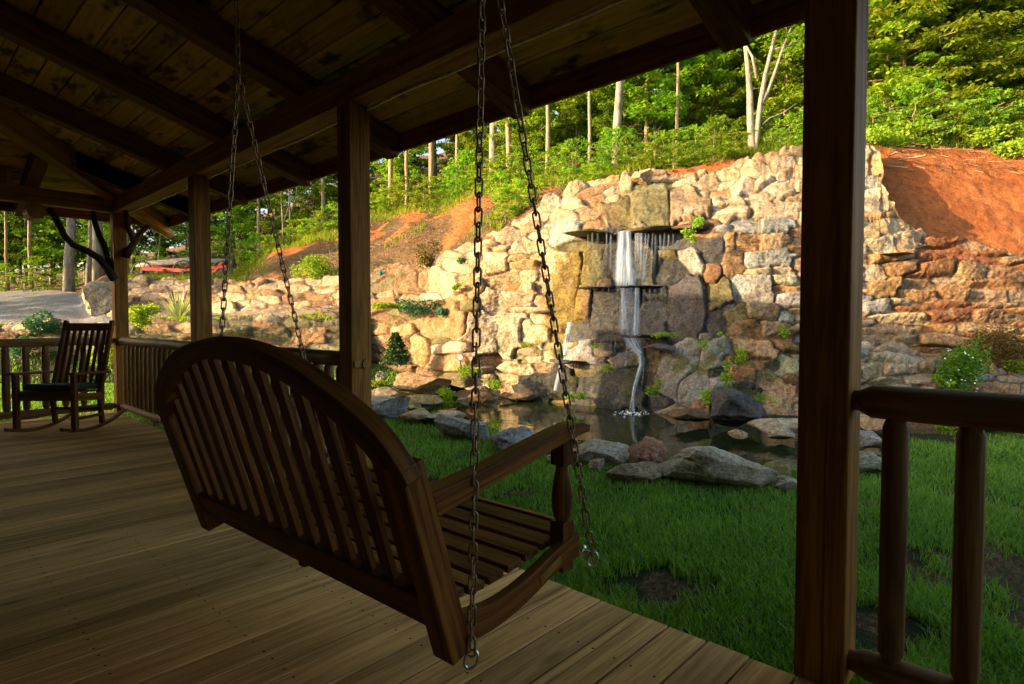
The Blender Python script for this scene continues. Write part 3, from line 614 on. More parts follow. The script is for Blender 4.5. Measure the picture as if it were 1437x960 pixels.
# ================================================================== STONE WALLS
PAL = dict(L=(.60, .48, .33), O=(.48, .31, .17), G=(.33, .35, .35), D=(.105, .12, .13), M=(.27, .25, .11), Y=(.36, .27, .09), B=(.27, .175, .10), T=(.43, .34, .22), P=(.50, .46, .34), R=(.33, .17, .09), S=(.20, .215, .245))
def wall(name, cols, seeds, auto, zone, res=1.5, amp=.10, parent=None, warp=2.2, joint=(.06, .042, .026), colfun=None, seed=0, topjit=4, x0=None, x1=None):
    r = np.random.default_rng(seed+5); cp = np.array([c[0] for c in cols], float)
    CY = np.array([[q[0] for q in c[1]] for c in cols], float); CD = np.array([[q[1] for q in c[1]] for c in cols], float); nr = CY.shape[1]
    x0 = cp[0] if x0 is None else x0; x1 = cp[-1] if x1 is None else x1
    xs = np.arange(x0, x1+.1, res); rows = []
    for k in range(nr-1):
        g = max(np.mean(CY[:, k]-CY[:, k+1]), 3); n = max(2, int(g/res)); rows += [k+i/n for i in range(n)]
    rows.append(nr-1); rows = np.array(rows); nv = len(rows)
    cy = np.stack([np.interp(xs, cp, CY[:, k]) for k in range(nr)], 1); cd = np.stack([np.interp(xs, cp, CD[:, k]) for k in range(nr)], 1)
    k = np.minimum(rows.astype(int), nr-2); f = rows-k
    y = cy[:, k]*(1-f)+cy[:, k+1]*f; D = cd[:, k]*(1-f)+cd[:, k+1]*f
    x = np.repeat(xs[:, None], nv, 1)
    # smooth the control surface a little
    for _ in range(6): D[1:-1, 1:-1] = (D[1:-1, 1:-1]*2+D[:-2, 1:-1]+D[2:, 1:-1]+D[1:-1, :-2]+D[1:-1, 2:])/6
    # seeds
    S = [list(s) for s in seeds]
    tries = 0
    ax0, ax1 = xs[0], xs[-1]; ylo, yhi = CY.min(), CY.max()
    Sarr = np.array([[s[0], s[1], s[2], s[3], math.radians(s[4])] for s in S]).reshape(-1, 5)
    rows_ = [tuple(q) for q in Sarr]; types = [s[5] for s in S]
    for _ in range(auto):
        px = r.uniform(ax0, ax1); py = r.uniform(ylo-5, yhi+5); w, h, an, ty = zone(px, py, r)
        w *= r.uniform(.6, 1.5); h *= r.uniform(.65, 1.45); an = math.radians(an)
        if rows_:
            Q = np.array(rows_); dx = px-Q[:, 0]; dy = py-Q[:, 1]; ca, sa = np.cos(Q[:, 4]), np.sin(Q[:, 4])
            u = (dx*ca+dy*sa); v_ = (-dx*sa+dy*ca)
            if (np.hypot(u/((Q[:, 2]+w)*.5), v_/((Q[:, 3]+h)*.5)) < .86).any(): continue
        rows_.append((px, py, w, h, an)); types.append(ty)
    Q = np.array(rows_); n = len(Q)
    fx = x.ravel(); fy = y.ravel()
    wx = fx+warp*(fbm(fx/22, fy/22, s=seed+1)*1.6+.35*fbm(fx/5, fy/5, s=seed+3, o=2)); wy = fy+warp*(fbm(fx/22+50, fy/22, s=seed+2)*1.2+.3*fbm(fx/5, fy/5, s=seed+4, o=2))
    m1 = np.full(fx.size, 9e9); m2 = m1.copy(); id1 = np.zeros(fx.size, int); U1 = np.zeros(fx.size); V1 = U1.copy()
    for i in range(n):
        cx_, cy_, w, h, an = Q[i]; sel = np.where((abs(wx-cx_) < w*2.2+h+30) & (abs(wy-cy_) < h*2.2+w+30))[0]
        if not len(sel): continue
        dx = wx[sel]-cx_; dy = wy[sel]-cy_; ca, sa = math.cos(an), math.sin(an)
        u = (dx*ca+dy*sa)/(w/2); v_ = (-dx*sa+dy*ca)/(h/2); d = (abs(u)**7+abs(v_)**7)**(1/7)
        # additive weight keeps big stones big
        less = d < m1[sel]; s1 = sel[less]; m2[s1] = m1[s1]; m1[s1] = d[less]; id1[s1] = i; U1[s1] = u[less]; V1[s1] = v_[less]
        s2 = sel[~less]; m2[s2] = np.minimum(m2[s2], d[~less])
    e = np.minimum(m2-m1, 6)*np.minimum(Q[id1, 2], Q[id1, 3])*.25
    P = atDv(x, y, D); du = np.gradient(P, axis=0); dv = np.gradient(P, axis=1); nn = np.cross(du, dv); nn /= np.linalg.norm(nn, axis=-1, keepdims=True)+1e-9
    tocam = CAM-P; sg = np.sign((nn*tocam).sum(-1, keepdims=True)); nn = nn*sg
    for _ in range(8): nn[1:-1, 1:-1] = nn[1:-1, 1:-1]+nn[:-2, 1:-1]+nn[2:, 1:-1]+nn[1:-1, :-2]+nn[1:-1, 2:]; nn /= np.linalg.norm(nn, axis=-1, keepdims=True)
    Pf = P.reshape(-1, 3); X, Y, Z = Pf.T
    off = r.uniform(-.5, .7, n)*amp*1.05; gx = r.uniform(-.35, .35, n)*amp; gy = r.uniform(-.75, .3, n)*amp; big = np.clip(np.minimum(Q[:, 2], Q[:, 3])/30, .35, 1.6)
    prof = 1-np.exp(-(np.maximum(e-.1, 0)/.8)**1.6)
    hgt = amp*(.55*prof*big[id1]**.5)+prof*(off[id1]+gx[id1]*U1+gy[id1]*V1)
    for q in range(4):      # chipped facets
        ta = r.uniform(0, 6.283, n); c0 = r.uniform(.25, .75, n); kk = r.uniform(.1, .55, n)*amp
        hgt = hgt-prof*np.maximum(0, U1*np.cos(ta)[id1]+V1*np.sin(ta)[id1]-c0[id1])*kk[id1]
    fac = fbm(X*3.1+id1*7.3, Y*3.1, Z*3.1, s=seed+8, o=3); fac2 = abs(fbm(X*9+id1*3.1, Y*9, Z*14, s=seed+15, o=3))
    hgt = hgt+prof*(.04*fac*big[id1]-.03*fac2)*(amp/.1)
    hgt = hgt-prof*.05*np.maximum(0, .25-abs(fbm(X*4+id1*1.7, Y*4, Z*5, s=seed+18, o=3)))*(amp/.1)+.014*fbm(X*26, Y*26, Z*30, s=seed+20, o=2)
    V = Pf+nn.reshape(-1, 3)*hgt[:, None]
    tj = (rows/(nr-1))[None, :]**30*np.ones_like(x); tn = (vnoise(x/16, x*0, s=seed+30)+.5*vnoise(x/5, x*0, s=seed+31))*topjit*.012
    V[:, 2] += (tj*tn).ravel()
    jit = r.uniform(.78, 1.2, (n, 1))*np.ones((n, 3))*r.uniform(.94, 1.06, (n, 3)); base = np.array([PAL[t] for t in types])*jit
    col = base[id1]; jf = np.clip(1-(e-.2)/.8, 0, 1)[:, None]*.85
    col = col*(1-jf)+np.array(joint)*jf; wet = np.array([1.0 if t in 'DS' else (.6 if t in 'YM' else .1) for t in types])[id1]  # muddy joint colour, darkened to paint in the shadow between stones
    if colfun: col, wet = colfun(fx, fy, Pf, col, wet, e, id1)
    fq = gridfaces(len(xs), nv)
    sgn = (np.cross(V[fq[:, 1]]-V[fq[:, 0]], V[fq[:, 2]]-V[fq[:, 0]])*(CAM-V[fq[:, 0]])).sum(1).mean()
    if sgn < 0: fq = fq[:, ::-1]
    me = npmesh(name, V, fq, {'col': np.clip(col, .01, .9), 'wet': wet}, 'stone')
    return link(name, me, parent)

falls_cols = [
 (505, [(538, 13.4), (495, 13.5), (450, 13.9), (420, 14.1), (410, 14.4), (378, 14.8)]),
 (600, [(530, 12.4), (490, 12.5), (450, 12.8), (415, 13.1), (408, 13.3), (366, 13.9)]),
 (650, [(545, 11.5), (490, 11.7), (440, 11.9), (400, 12.2), (390, 12.3), (345, 12.9)]),
 (700, [(566, 11.55), (490, 11.75), (420, 11.9), (370, 12.05), (360, 12.1), (323, 12.4)]),
 (760, [(574, 11.1), (490, 11.35), (410, 11.55), (350, 11.7), (342, 11.8), (287, 12.6)]),
 (800, [(582, 10.75), (480, 11.05), (400, 11.25), (332, 11.35), (322, 11.4), (262, 12.8)]),
 (850, [(590, 10.3), (480, 10.6), (405, 10.85), (334, 11.0), (320, 11.0), (250, 12.8)]),
 (900, [(600, 9.9), (478, 10.35), (404, 10.7), (332, 10.8), (318, 10.7), (243, 12.8)]),
 (960, [(606, 9.4), (480, 10.0), (400, 10.3), (328, 10.5), (318, 10.55), (243, 12.7)]),
 (1000, [(612, 9.1), (490, 9.75), (400, 10.0), (325, 10.15), (312, 10.35), (243, 12.4)]),
 (1060, [(622, 8.95), (500, 9.6), (400, 9.8), (322, 9.95), (308, 10.3), (221, 12.3)]),
 (1115, [(632, 8.8), (500, 9.5), (400, 9.75), (320, 9.85), (300, 10.3), (213, 12.3)]),
 (1215, [(632, 8.8), (500, 9.5), (400, 9.7), (320, 9.85), (290, 10.3), (202, 12.2)]),
 (1235, [(630, 8.8), (500, 9.5), (405, 9.7), (330, 9.8), (300, 10.0), (212, 11.9)]),
 (1244, [(620, 9.0), (500, 9.5), (405, 9.7), (340, 9.8), (320, 9.85), (268, 10.3)]),
 (1262, [(610, 9.1), (500, 9.5), (420, 9.65), (360, 9.75), (345, 9.8), (306, 10.05)]),
 (1296, [(600, 9.2), (500, 9.5), (440, 9.6), (390, 9.7), (365, 9.75), (330, 10.0)]),
 (1437, [(590, 9.2), (500, 9.4), (460, 9.5), (430, 9.55), (405, 9.6), (352, 9.95)]),
 (1600, [(590, 9.2), (500, 9.4), (460, 9.5), (430, 9.55), (415, 9.6), (365, 9.95)]),
]
SD = [ # traced stones: x, y, w, h, angle, kind
 (882, 374, 74, 50, 0, 'D'), (944, 386, 46, 34, 20, 'D'), (972, 366, 26, 48, -35, 'G'), (948, 343, 54, 18, 0, 'S'), (935, 356, 26, 12, 0, 'M'), (832, 376, 32, 56, 10, 'M'), (818, 345, 56, 15, -4, 'M'),
 (964, 428, 52, 92, 8, 'S'), (866, 440, 62, 64, 4, 'D'), (913, 446, 46, 56, -8, 'S'), (918, 413, 36, 24, 0, 'D'), (820, 428, 24, 62, 12, 'B'), (1000, 315, 24, 12, 0, 'B'), (986, 328, 40, 10, 0, 'B'), (1048, 318, 36, 20, 0, 'G'), (1088, 317, 44, 22, 0, 'G'),
 (1024, 338, 16, 26, 0, 'O'), (1050, 341, 38, 24, 0, 'O'), (1086, 340, 34, 22, 0, 'T'), (1075, 362, 74, 24, -4, 'G'), (1028, 370, 40, 32, -15, 'B'), (1065, 382, 44, 11, 0, 'P'), (1100, 380, 34, 12, 0, 'P'), (1102, 393, 36, 14, 0, 'P'), (1105, 406, 40, 11, 0, 'O'),
 (1057, 406, 48, 36, 5, 'G'), (1108, 421, 32, 20, 0, 'G'), (1072, 438, 48, 24, 8, 'T'), (1102, 446, 26, 20, 20, 'G'), (1030, 443, 38, 26, -20, 'M'), (1008, 412, 34, 44, -15, 'M'), (1000, 385, 26, 36, 10, 'B'), (1008, 453, 26, 42, 25, 'S'),
 (1045, 462, 60, 28, 8, 'B'), (1088, 463, 50, 24, 6, 'T'), (1060, 490, 62, 28, 15, 'T'), (1102, 488, 42, 13, 12, 'B'), (1062, 512, 40, 14, 0, 'O'), (1106, 512, 28, 26, 0, 'P'), (1082, 513, 32, 10, 0, 'S'), (1090, 541, 54, 20, 18, 'L'), (1005, 497, 46, 36, -35, 'G'),
 (1040, 526, 34, 15, 0, 'O'), (1032, 574, 74, 52, -8, 'D'), (1090, 570, 50, 34, 10, 'T'), (975, 545, 40, 36, -20, 'G'), (1085, 604, 66, 24, 5, 'T'), (862, 548, 96, 56, 12, 'D'), (772, 542, 80, 44, -14, 'D'), (953, 514, 38, 88, 38, 'G'), (912, 520, 24, 62, 8, 'B'),
 (925, 482, 20, 22, 0, 'M'), (812, 500, 44, 34, -10, 'G'), (812, 463, 34, 26, -20, 'S'), (828, 521, 52, 20, 6, 'M'), (880, 505, 42, 24, -10, 'T'), (852, 492, 34, 20, 8, 'B'), (940, 582, 42, 18, 0, 'T'), (985, 574, 34, 22, 0, 'B'),
 (572, 392, 36, 42, 8, 'B'), (592, 392, 15, 26, 0, 'O'), (618, 394, 34, 38, 10, 'T'), (624, 450, 68, 50, -6, 'O'), (735, 414, 52, 24, -20, 'L'), (700, 466, 96, 62, -5, 'L'), (748, 468, 46, 44, 10, 'L'), (796, 412, 40, 112, 6, 'Y'), (765, 402, 30, 28, 20, 'L'),
 (628, 511, 54, 22, 4, 'O'), (640, 488, 62, 16, 0, 'L'), (590, 490, 26, 38, 0, 'O'), (565, 468, 32, 18, -10, 'O'), (745, 436, 70, 10, 2, 'L'), (690, 425, 30, 40, -40, 'L'), (665, 405, 26, 24, -30, 'O'), (760, 448, 40, 26, 0, 'L'), (700, 372, 34, 26, 0, 'L'),
 (914, 292, 58, 58, 12, 'M'), (962, 288, 54, 52, -15, 'T'), (870, 300, 38, 38, -15, 'Y'), (905, 262, 66, 14, -4, 'M'), (880, 260, 26, 24, 0, 'T'), (896, 247, 28, 18, 0, 'L'), (1008, 288, 15, 12, 0, 'L'), (990, 262, 40, 30, -35, 'T'), (940, 250, 80, 10, -4, 'T'), (1085, 296, 74, 22, -2, 'L'), (1030, 302, 60, 16, -8, 'L'), (1065, 240, 44, 16, -8, 'L'), (1098, 262, 40, 14, -5, 'L'), (1040, 262, 34, 18, -30, 'L'), (1096, 231, 40, 18, -12, 'L'),
 (1220, 256, 26, 16, -10, 'G'), (1226, 272, 32, 12, 0, 'P'), (1230, 288, 38, 18, 0, 'P'), (1234, 301, 44, 8, 0, 'O'), (1222, 321, 28, 28, 0, 'T'), (1258, 317, 46, 20, -6, 'L'), (1275, 338, 38, 22, 0, 'L'), (1235, 344, 38, 22, 0, 'P'), (1250, 362, 70, 13, -4, 'O'), (1266, 376, 54, 18, -4, 'O'), (1228, 385, 30, 22, 0, 'P'),
 (1234, 405, 46, 24, 0, 'O'), (1285, 415, 56, 16, 2, 'O'), (1337, 410, 42, 18, 5, 'O'), (1232, 430, 36, 22, 0, 'G'), (1278, 433, 52, 9, 0, 'R'), (1260, 448, 72, 13, 0, 'L'), (1248, 462, 70, 14, 0, 'T'), (1322, 339, 62, 8, -2, 'R'), (1316, 352, 54, 10, -2, 'R'), (1372, 364, 60, 9, 2, 'R'), (1420, 366, 44, 10, 0, 'T'),
 (1310, 378, 60, 22, -4, 'R'), (1362, 380, 46, 20, 4, 'O'), (1325, 392, 36, 13, 0, 'T'), (1412, 388, 54, 10, 4, 'T'), (1380, 400, 88, 11, 0, 'O'), (1385, 415, 56, 14, 0, 'T'), (1428, 415, 28, 16, 0, 'T'), (1400, 430, 54, 9, 0, 'T'), (1335, 428, 40, 12, 0, 'R'), (1332, 443, 52, 14, 0, 'R'), (1402, 447, 62, 20, 0, 'T'), (1325, 460, 36, 12, 0, 'O'), (1388, 461, 88, 12, 2, 'T'), (1330, 478, 72, 18, 8, 'O'),
]
def zone1(px, py, r):
    u = r.random()
    if px < 560+0 or (px < 660 and py > 420): return (40, 14, r.uniform(-10, 10), 'BOMT'[int(u*4)])
    if px < 790 or (py < 322 and px < 1010): return (34, 13, r.uniform(-30, 5) if py < 400 else r.uniform(-14, 14), 'LLLOLT'[int(u*6)])
    if py < 312 and px < 1240: return (36, 14, r.uniform(-28, 0), 'LLTOLL'[int(u*6)])
    if px < 1000: return (36, 18, r.uniform(-20, 20), 'DMGDSB'[int(u*6)])
    if px < 1130: return (38, 13, r.uniform(-6, 12), 'TBGBSG'[int(u*6)])  # darker stone mix, putting the shade on this stretch into the colour
    if px < 1270: return (44, 13, r.uniform(-5, 5), 'TPLOGT'[int(u*6)])
    return (54, 10, r.uniform(-5, 6), 'ORTRTB'[int(u*6)])
def cf1(fx, fy, P, col, wet, e, id1):
    n = fbm(P[:, 0]*1.6, P[:, 1]*1.6, P[:, 2]*2.2, s=77)
    red = .85*sst(1235, 1330, fx)*np.clip(1.15-(fy-330)/190, 0, 1)*sst(-.22, .12, n)*np.clip(1.25-e/5.5, .35, 1)
    col = col*(1-red[:, None])+np.array((.34, .13, .055))*red[:, None]
    ws = (1-sst(0, 1, np.abs(fx-880)/np.interp(fy, [320, 500, 560], [60, 95, 110])))*sst(322, 330, fy)
    wet = np.maximum(wet, ws); gy_ = col.mean(1, keepdims=True)*np.array((.72, .86, 1.0)); col = col*(1-.75*ws[:, None])+gy_*.75*ws[:, None]; col = col*(1-.22*ws[:, None])
    alg = (1-sst(20, 34, abs(fx-796+(fy-410)*.12)+8*n))*sst(340, 365, fy)*(1-sst(455, 480, fy)); streak = .5+.5*vnoise(fx/4, fy/70, s=9)
    k = (alg*(.35+.5*streak))[:, None]; col = col*(1-k)+np.array((.33, .25, .05))*k*(.6+.5*streak[:, None])
    top = (1-sst(24, 46, abs(fx-905)))*(1-sst(318, 326, fy))*sst(262, 272, fy)*.5; k = top[:, None]; col = col*(1-k)+np.array((.30, .30, .15))*k; wet = np.maximum(wet, top)
    ms = sst(.16, .3, fbm(P[:, 0]*2.6+5, P[:, 1]*2.6, P[:, 2]*2.6, s=88))*(sst(455, 500, fy)*(fx > 660)*(fx < 1110)+.4*(fx < 640)); k = (ms*.75)[:, None]; col = col*(1-k)+np.array((.09, .13, .025))*k
    return col, wet
fw_t = thing('waterfall_wall', 'tall dry laid stone wall with wet grey slabs down its middle, standing behind the pond', 'stone wall', tuple(gpt(900, 10.2)))
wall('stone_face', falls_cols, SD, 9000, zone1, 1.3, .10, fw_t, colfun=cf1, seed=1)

# lower and upper garden walls on the left
cl = [(-90, [(545, 12.0), (500, 12.3), (462, 12.6), (455, 13.2)]), (110, [(540, 12.3), (500, 12.6), (462, 12.9), (455, 13.4)]), (200, [(530, 12.6), (490, 12.9), (458, 13.1), (449, 13.7)]), (350, [(525, 12.7), (490, 12.9), (455, 13.1), (446, 13.7)]), (520, [(522, 12.9), (490, 13.1), (455, 13.4), (446, 13.9)])]
def zone2(px, py, r): return (44, 9, r.uniform(-4, 4), 'TPMBBM'[int(r.random()*6)])
def cf2(fx, fy, P, col, wet, e, id1):
    ms = sst(.05, .25, fbm(P[:, 0]*2, P[:, 1]*2, P[:, 2]*3, s=91)); k = (ms*.35)[:, None]; return col*(1-k)+np.array((.13, .15, .04))*k, wet
t_ = thing('garden_wall', 'lower mossy fieldstone garden wall just behind the porch railing', 'stone wall', tuple(gpt(300, 12.8)))
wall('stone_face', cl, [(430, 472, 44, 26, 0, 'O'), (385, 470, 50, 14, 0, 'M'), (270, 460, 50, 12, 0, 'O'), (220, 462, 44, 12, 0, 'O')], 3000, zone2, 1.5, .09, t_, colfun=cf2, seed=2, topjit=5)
cu_ = [(128, [(446, 17.0), (425, 17.3), (412, 17.8), (404, 18.4)]), (150, [(448, 16.7), (425, 17.1), (402, 17.5), (394, 18.2)]), (200, [(446, 16.6), (420, 16.9), (398, 17.2), (390, 18.0)]), (330, [(441, 16.2), (420, 16.5), (402, 16.8), (394, 17.5)]), (420, [(440, 15.9), (420, 16.1), (400, 16.4), (392, 17.2)]), (520, [(438, 15.2), (420, 15.3), (398, 15.5), (385, 16.2)])]
def zone3(px, py, r): return (28, 11, r.uniform(-8, 8), 'LOTLBO'[int(r.random()*6)])
t_ = thing('garden_wall', 'upper tan rubble garden wall along the foot of the clay bank', 'stone wall', tuple(gpt(300, 16.8)))
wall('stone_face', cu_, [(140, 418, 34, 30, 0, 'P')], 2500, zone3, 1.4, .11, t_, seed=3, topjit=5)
cr = [(1190, [(585, 8.75), (530, 8.85), (490, 8.95), (478, 9.5)]), (1250, [(585, 8.75), (540, 8.8), (500, 8.9), (488, 9.4)]), (1310, [(585, 8.7), (545, 8.75), (515, 8.85), (505, 9.3)]), (1350, [(585, 8.7), (555, 8.75), (528, 8.85), (518, 9.3)]), (1437, [(590, 8.6), (560, 8.65), (532, 8.75), (522, 9.2)]), (1560, [(595, 8.5), (565, 8.55), (535, 8.65), (525, 9.1)])]
def zone4(px, py, r): return (44, 14, r.uniform(-5, 7), 'PPTGPL'[int(r.random()*6)])
t_ = thing('planter_wall', 'low pale flagstone planter wall right of the big post, below the red stained stones', 'stone wall', tuple(gpt(1300, 8.8)))
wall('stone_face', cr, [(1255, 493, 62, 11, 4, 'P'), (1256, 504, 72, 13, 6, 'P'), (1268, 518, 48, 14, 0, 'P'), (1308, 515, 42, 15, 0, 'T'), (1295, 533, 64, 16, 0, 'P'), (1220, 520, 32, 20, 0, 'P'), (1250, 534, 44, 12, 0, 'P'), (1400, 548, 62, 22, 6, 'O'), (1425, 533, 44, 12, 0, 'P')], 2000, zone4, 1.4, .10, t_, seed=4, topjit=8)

# ------------------------------------------------------------------ loose rocks
import bmesh
def rockmesh(dims, sd, nplane=20, sub=5, box=.7, col='T', joint=False, rough=1):
    bm = bmesh.new(); bmesh.ops.create_icosphere(bm, subdivisions=sub, radius=1); V = np.array([v.co[:] for v in bm.verts]); Fc = np.array([[v.index for v in f.verts] for f in bm.faces]); bm.free()
    r = np.random.default_rng(sd)
    V = np.sign(V)*abs(V)**box; V /= np.abs(V).max()
    for _ in range(nplane):
        n = r.normal(size=3); n /= np.linalg.norm(n); d = r.uniform(.5, .88); t = np.maximum(0, V@n-d); V = V-np.outer(t*.96, n)
    V = (V-(V.max(0)+V.min(0))/2)/((V.max(0)-V.min(0))/2); V = V*np.array(dims)/2; s = max(dims); f = 2.2/s
    nz_ = fbm(V[:, 0]*f+sd, V[:, 1]*f, V[:, 2]*f*1.6, s=sd, o=5); nz2 = abs(fbm(V[:, 0]*f*3+sd, V[:, 1]*f*3, V[:, 2]*f*6, s=sd+3, o=3))
    nr_ = V/(np.linalg.norm(V, axis=1, keepdims=True)+1e-9); V = V+nr_*((nz_*.16-nz2*.12)*min(dims)*rough)[:, None]
    c = np.array(PAL[col]) if isinstance(col, str) else np.array(col); cc2 = np.repeat(c[None], len(V), 0)*(1+.25*nz_[:, None])
    return V, Fc, cc2
def rock(name, pos, dims, rot, sd, col, label=None, cat='rock', group=None, wet=.1, parent=None, tilt=(0, 0), box=.7, sub=5):
    V, Fc, c = rockmesh(dims, sd, col=col, box=box, sub=sub)
    me = npmesh(name, V, Fc, {'col': np.clip(c, .01, .9), 'wet': np.full(len(V), wet)}, 'stone', False)
    o = link(name, me)
    if parent is not None: o.parent = parent; pos = Vector(pos)-Vector(parent['_o'])
    o.location = pos; o.rotation_euler = (tilt[0], tilt[1], rot)
    if label: tag(o, label, cat, group)
    return o
VR = -YAW      # rotation that lines local x up with the picture's right
def prock(x0, x1, y0, y1, D, depth, col, label, sd, rot=0, tilt=(0, 0), grp='boulders round the pond', wet=.1, box=.7, name='boulder', cat='boulder', hs=1.0):
    if y1 > 590: D = min(D, (H-G)*F/(y1-451)+depth*.12)
    w = (x1-x0)*D/F; cx_ = (x0+x1)/2; zt = Zy(y0, D); zb = Zy(y1, D); p = atD(cx_, 451, D+depth*.25); 
    hgt = max(zt-zb, .1)*hs*1.02; return rock(name, (p[0], p[1], zt-hgt/2), (w*1.0, depth, hgt), VR+rot, sd, col, label, cat, grp, wet, tilt=tilt, box=box)
prock(920, 1098, 628, 692, 5.75, .7, 'P', 'largest pale flat boulder on the near edge of the pond', 31, -.1, (0, .05), box=.5)
prock(884, 935, 620, 663, 6.05, .30, (.42, .24, .16), 'reddish brown pointed rock standing on the near pond edge', 32, .3, box=.85)
prock(850, 942, 650, 683, 5.55, .30, 'T', 'long low tan stone at the grass in front of the reddish rock', 33, -.15, (0, .14))
prock(800, 884, 622, 656, 6.05, .36, 'P', 'pale block shaped stone just right of the swing arm', 34, -.2, (0, .12), box=.5)
prock(862, 888, 634, 654, 6.3, .2, 'T', 'small stone wedged between the pale block and the reddish rock', 35)
prock(684, 762, 603, 640, 6.9, .5, 'G', 'rounded grey stone between the two right hand swing chains', 36, 0, (0, .06))
prock(752, 806, 612, 640, 6.6, .4, 'T', 'tan stone behind the end of the swing arm', 37)
prock(606, 696, 590, 622, 7.4, .45, 'G', 'long grey slab slanting along the left pond edge', 38, -.15, (0, .2))
prock(588, 655, 579, 602, 8.0, .5, 'P', 'pale flat slab behind the long grey slab', 39)
prock(556, 606, 576, 594, 8.0, .4, 'T', 'low tan stone in the grass by the left pond edge', 40)
prock(505, 574, 556, 596, 8.4, .6, 'G', 'big rounded grey green boulder beside the second post', 41)
prock(560, 624, 556, 576, 9.2, .6, 'M', 'mossy flat slab overhanging the pond end', 42)
prock(548, 634, 524, 558, 10.6, .8, 'O', 'large sunlit orange boulder at the pond end', 43, .2)
prock(500, 560, 545, 566, 9.6, .5, 'T', 'sunlit low boulder half hidden by the second post', 44)
prock(526, 540, 521, 537, 10.8, .15, 'P', 'small white rock beside the second post', 45)
prock(636, 694, 548, 566, 10.7, .4, 'B', 'brown mossy rock at the back left of the pond', 46)
prock(700, 756, 552, 562, 11.0, .4, 'B', 'dark brown rock right of the mossy one at the back of the pond', 47)
prock(1082, 1120, 650, 674, 6.1, .3, 'M', 'mossy stone tight against the left side of the big post', 48)
prock(1080, 1122, 672, 694, 5.5, .3, 'P', 'pale stone low against the left side of the big post', 49)
prock(1196, 1242, 636, 668, 6.2, .35, (.36, .42, .33), 'greenish grey stone right of the big post under the rail', 50)
prock(1196, 1240, 608, 634, 6.9, .4, 'G', 'grey stone behind the greenish one, right of the big post', 51)
prock(995, 1070, 548, 602, 8.75, .5, 'D', 'dark rounded boulder at the right foot of the waterfall wall', 52, 0, wet=.7)
prock(1052, 1130, 588, 616, 8.3, .5, 'P', 'pale rough rock at the water line left of the big post', 53)
prock(940, 1000, 574, 596, 9.1, .4, 'B', 'brown wet rock beside the foot of the falling water', 54, wet=.7)
prock(1205, 1262, 585, 612, 8.2, .5, 'T', 'tan stone at the foot of the planter wall', 55)
prock(884, 914, 238, 258, 12.3, .4, 'L', 'rounded pale boulder on top of the waterfall wall', 56, grp='loose stones on the waterfall wall')
prock(1000, 1016, 282, 294, 11.0, .18, 'L', 'small square sunlit stone on the shelf above the fall', 57, grp='loose stones on the waterfall wall', box=.45)
prock(120, 168, 394, 446, 16.2, .9, 'P', 'big pale boulder at the left end of the upper garden wall', 58, grp='boulders by the drive')
prock(150, 192, 428, 452, 15.6, .6, 'T', 'tan rock at the foot of the big pale boulder by the drive', 61, grp='boulders by the drive')
prock(18, 60, 448, 472, 12.6, .6, 'P', 'pale rounded rock on the lower garden wall left of the rocking chair', 59, grp='boulders by the drive')
prock(60, 84, 444, 466, 12.7, .5, 'T', 'tan rock on the lower garden wall behind the rocking chair', 60, grp='boulders by the drive')
for i, (px, y, D, w) in enumerate([(782, 648, 6.2, 30), (836, 656, 5.9, 34), (900, 664, 5.75, 26), (670, 616, 7.2, 26), (600, 588, 8.2, 28), (580, 572, 9.0, 26), (1100, 664, 6.2, 34), (1140, 668, 6.0, 40), (1190, 662, 6.2, 34), (1225, 640, 6.8, 30), (1250, 655, 6.6, 24), (650, 566, 9.6, 34), (1100, 612, 8.1, 36), (1040, 612, 8.3, 26), (1150, 606, 8.2, 40), (1190, 612, 7.9, 34), (625, 596, 7.8, 20)]):
    prock(px-w/2, px+w/2, y-w*.28, y+w*.22, D, w*D/F*.8, 'PTGBTM'[i % 6], 'small stone filling a gap in the rim of boulders round the pond', 120+i, i, grp='small rim stones', name='rim_stone', cat='stone')
# projecting ledges of the fall (parts of the wall)
def foff(px): return float(np.interp(px, [640, 700, 760, 800, 850, 900, 960, 1000], [0, .6, .8, .72, .52, .36, .22, .04]))
def ledge(x0, x1, y, D, depth, th, sd, col='M', tilt=0, rot=0):
    D += foff((x0+x1)/2); w = (x1-x0)*D/F; p = atD((x0+x1)/2, y, D+depth*.5); return rock('ledge_slab', p, (w, depth, th), VR+rot, sd, col, parent=fw_t, tilt=(0, tilt), box=.32, wet=.8)
ledge(786, 872, 327, 10.05, .7, .13, 71, 'M', -.04, .06); ledge(858, 948, 323, 9.93, .7, .12, 72, 'M', -.09, .02); ledge(940, 1005, 318, 9.9, .6, .15, 73, 'B')
ledge(808, 872, 405, 9.98, .6, .07, 74, 'D', .02, .1); ledge(862, 938, 402, 9.92, .6, .055, 80, 'S', -.01, -.05); ledge(905, 948, 487, 9.35, .5, .11, 75, 'S'); ledge(880, 940, 472, 9.55, .4, .09, 76, 'D', .05)
ledge(770, 826, 508, 9.75, .4, .10, 77, 'S', .05); ledge(745, 800, 438, 10.45, .4, .06, 78, 'L'); ledge(1230, 1285, 356, 9.45, .45, .05, 79, 'O', 0)

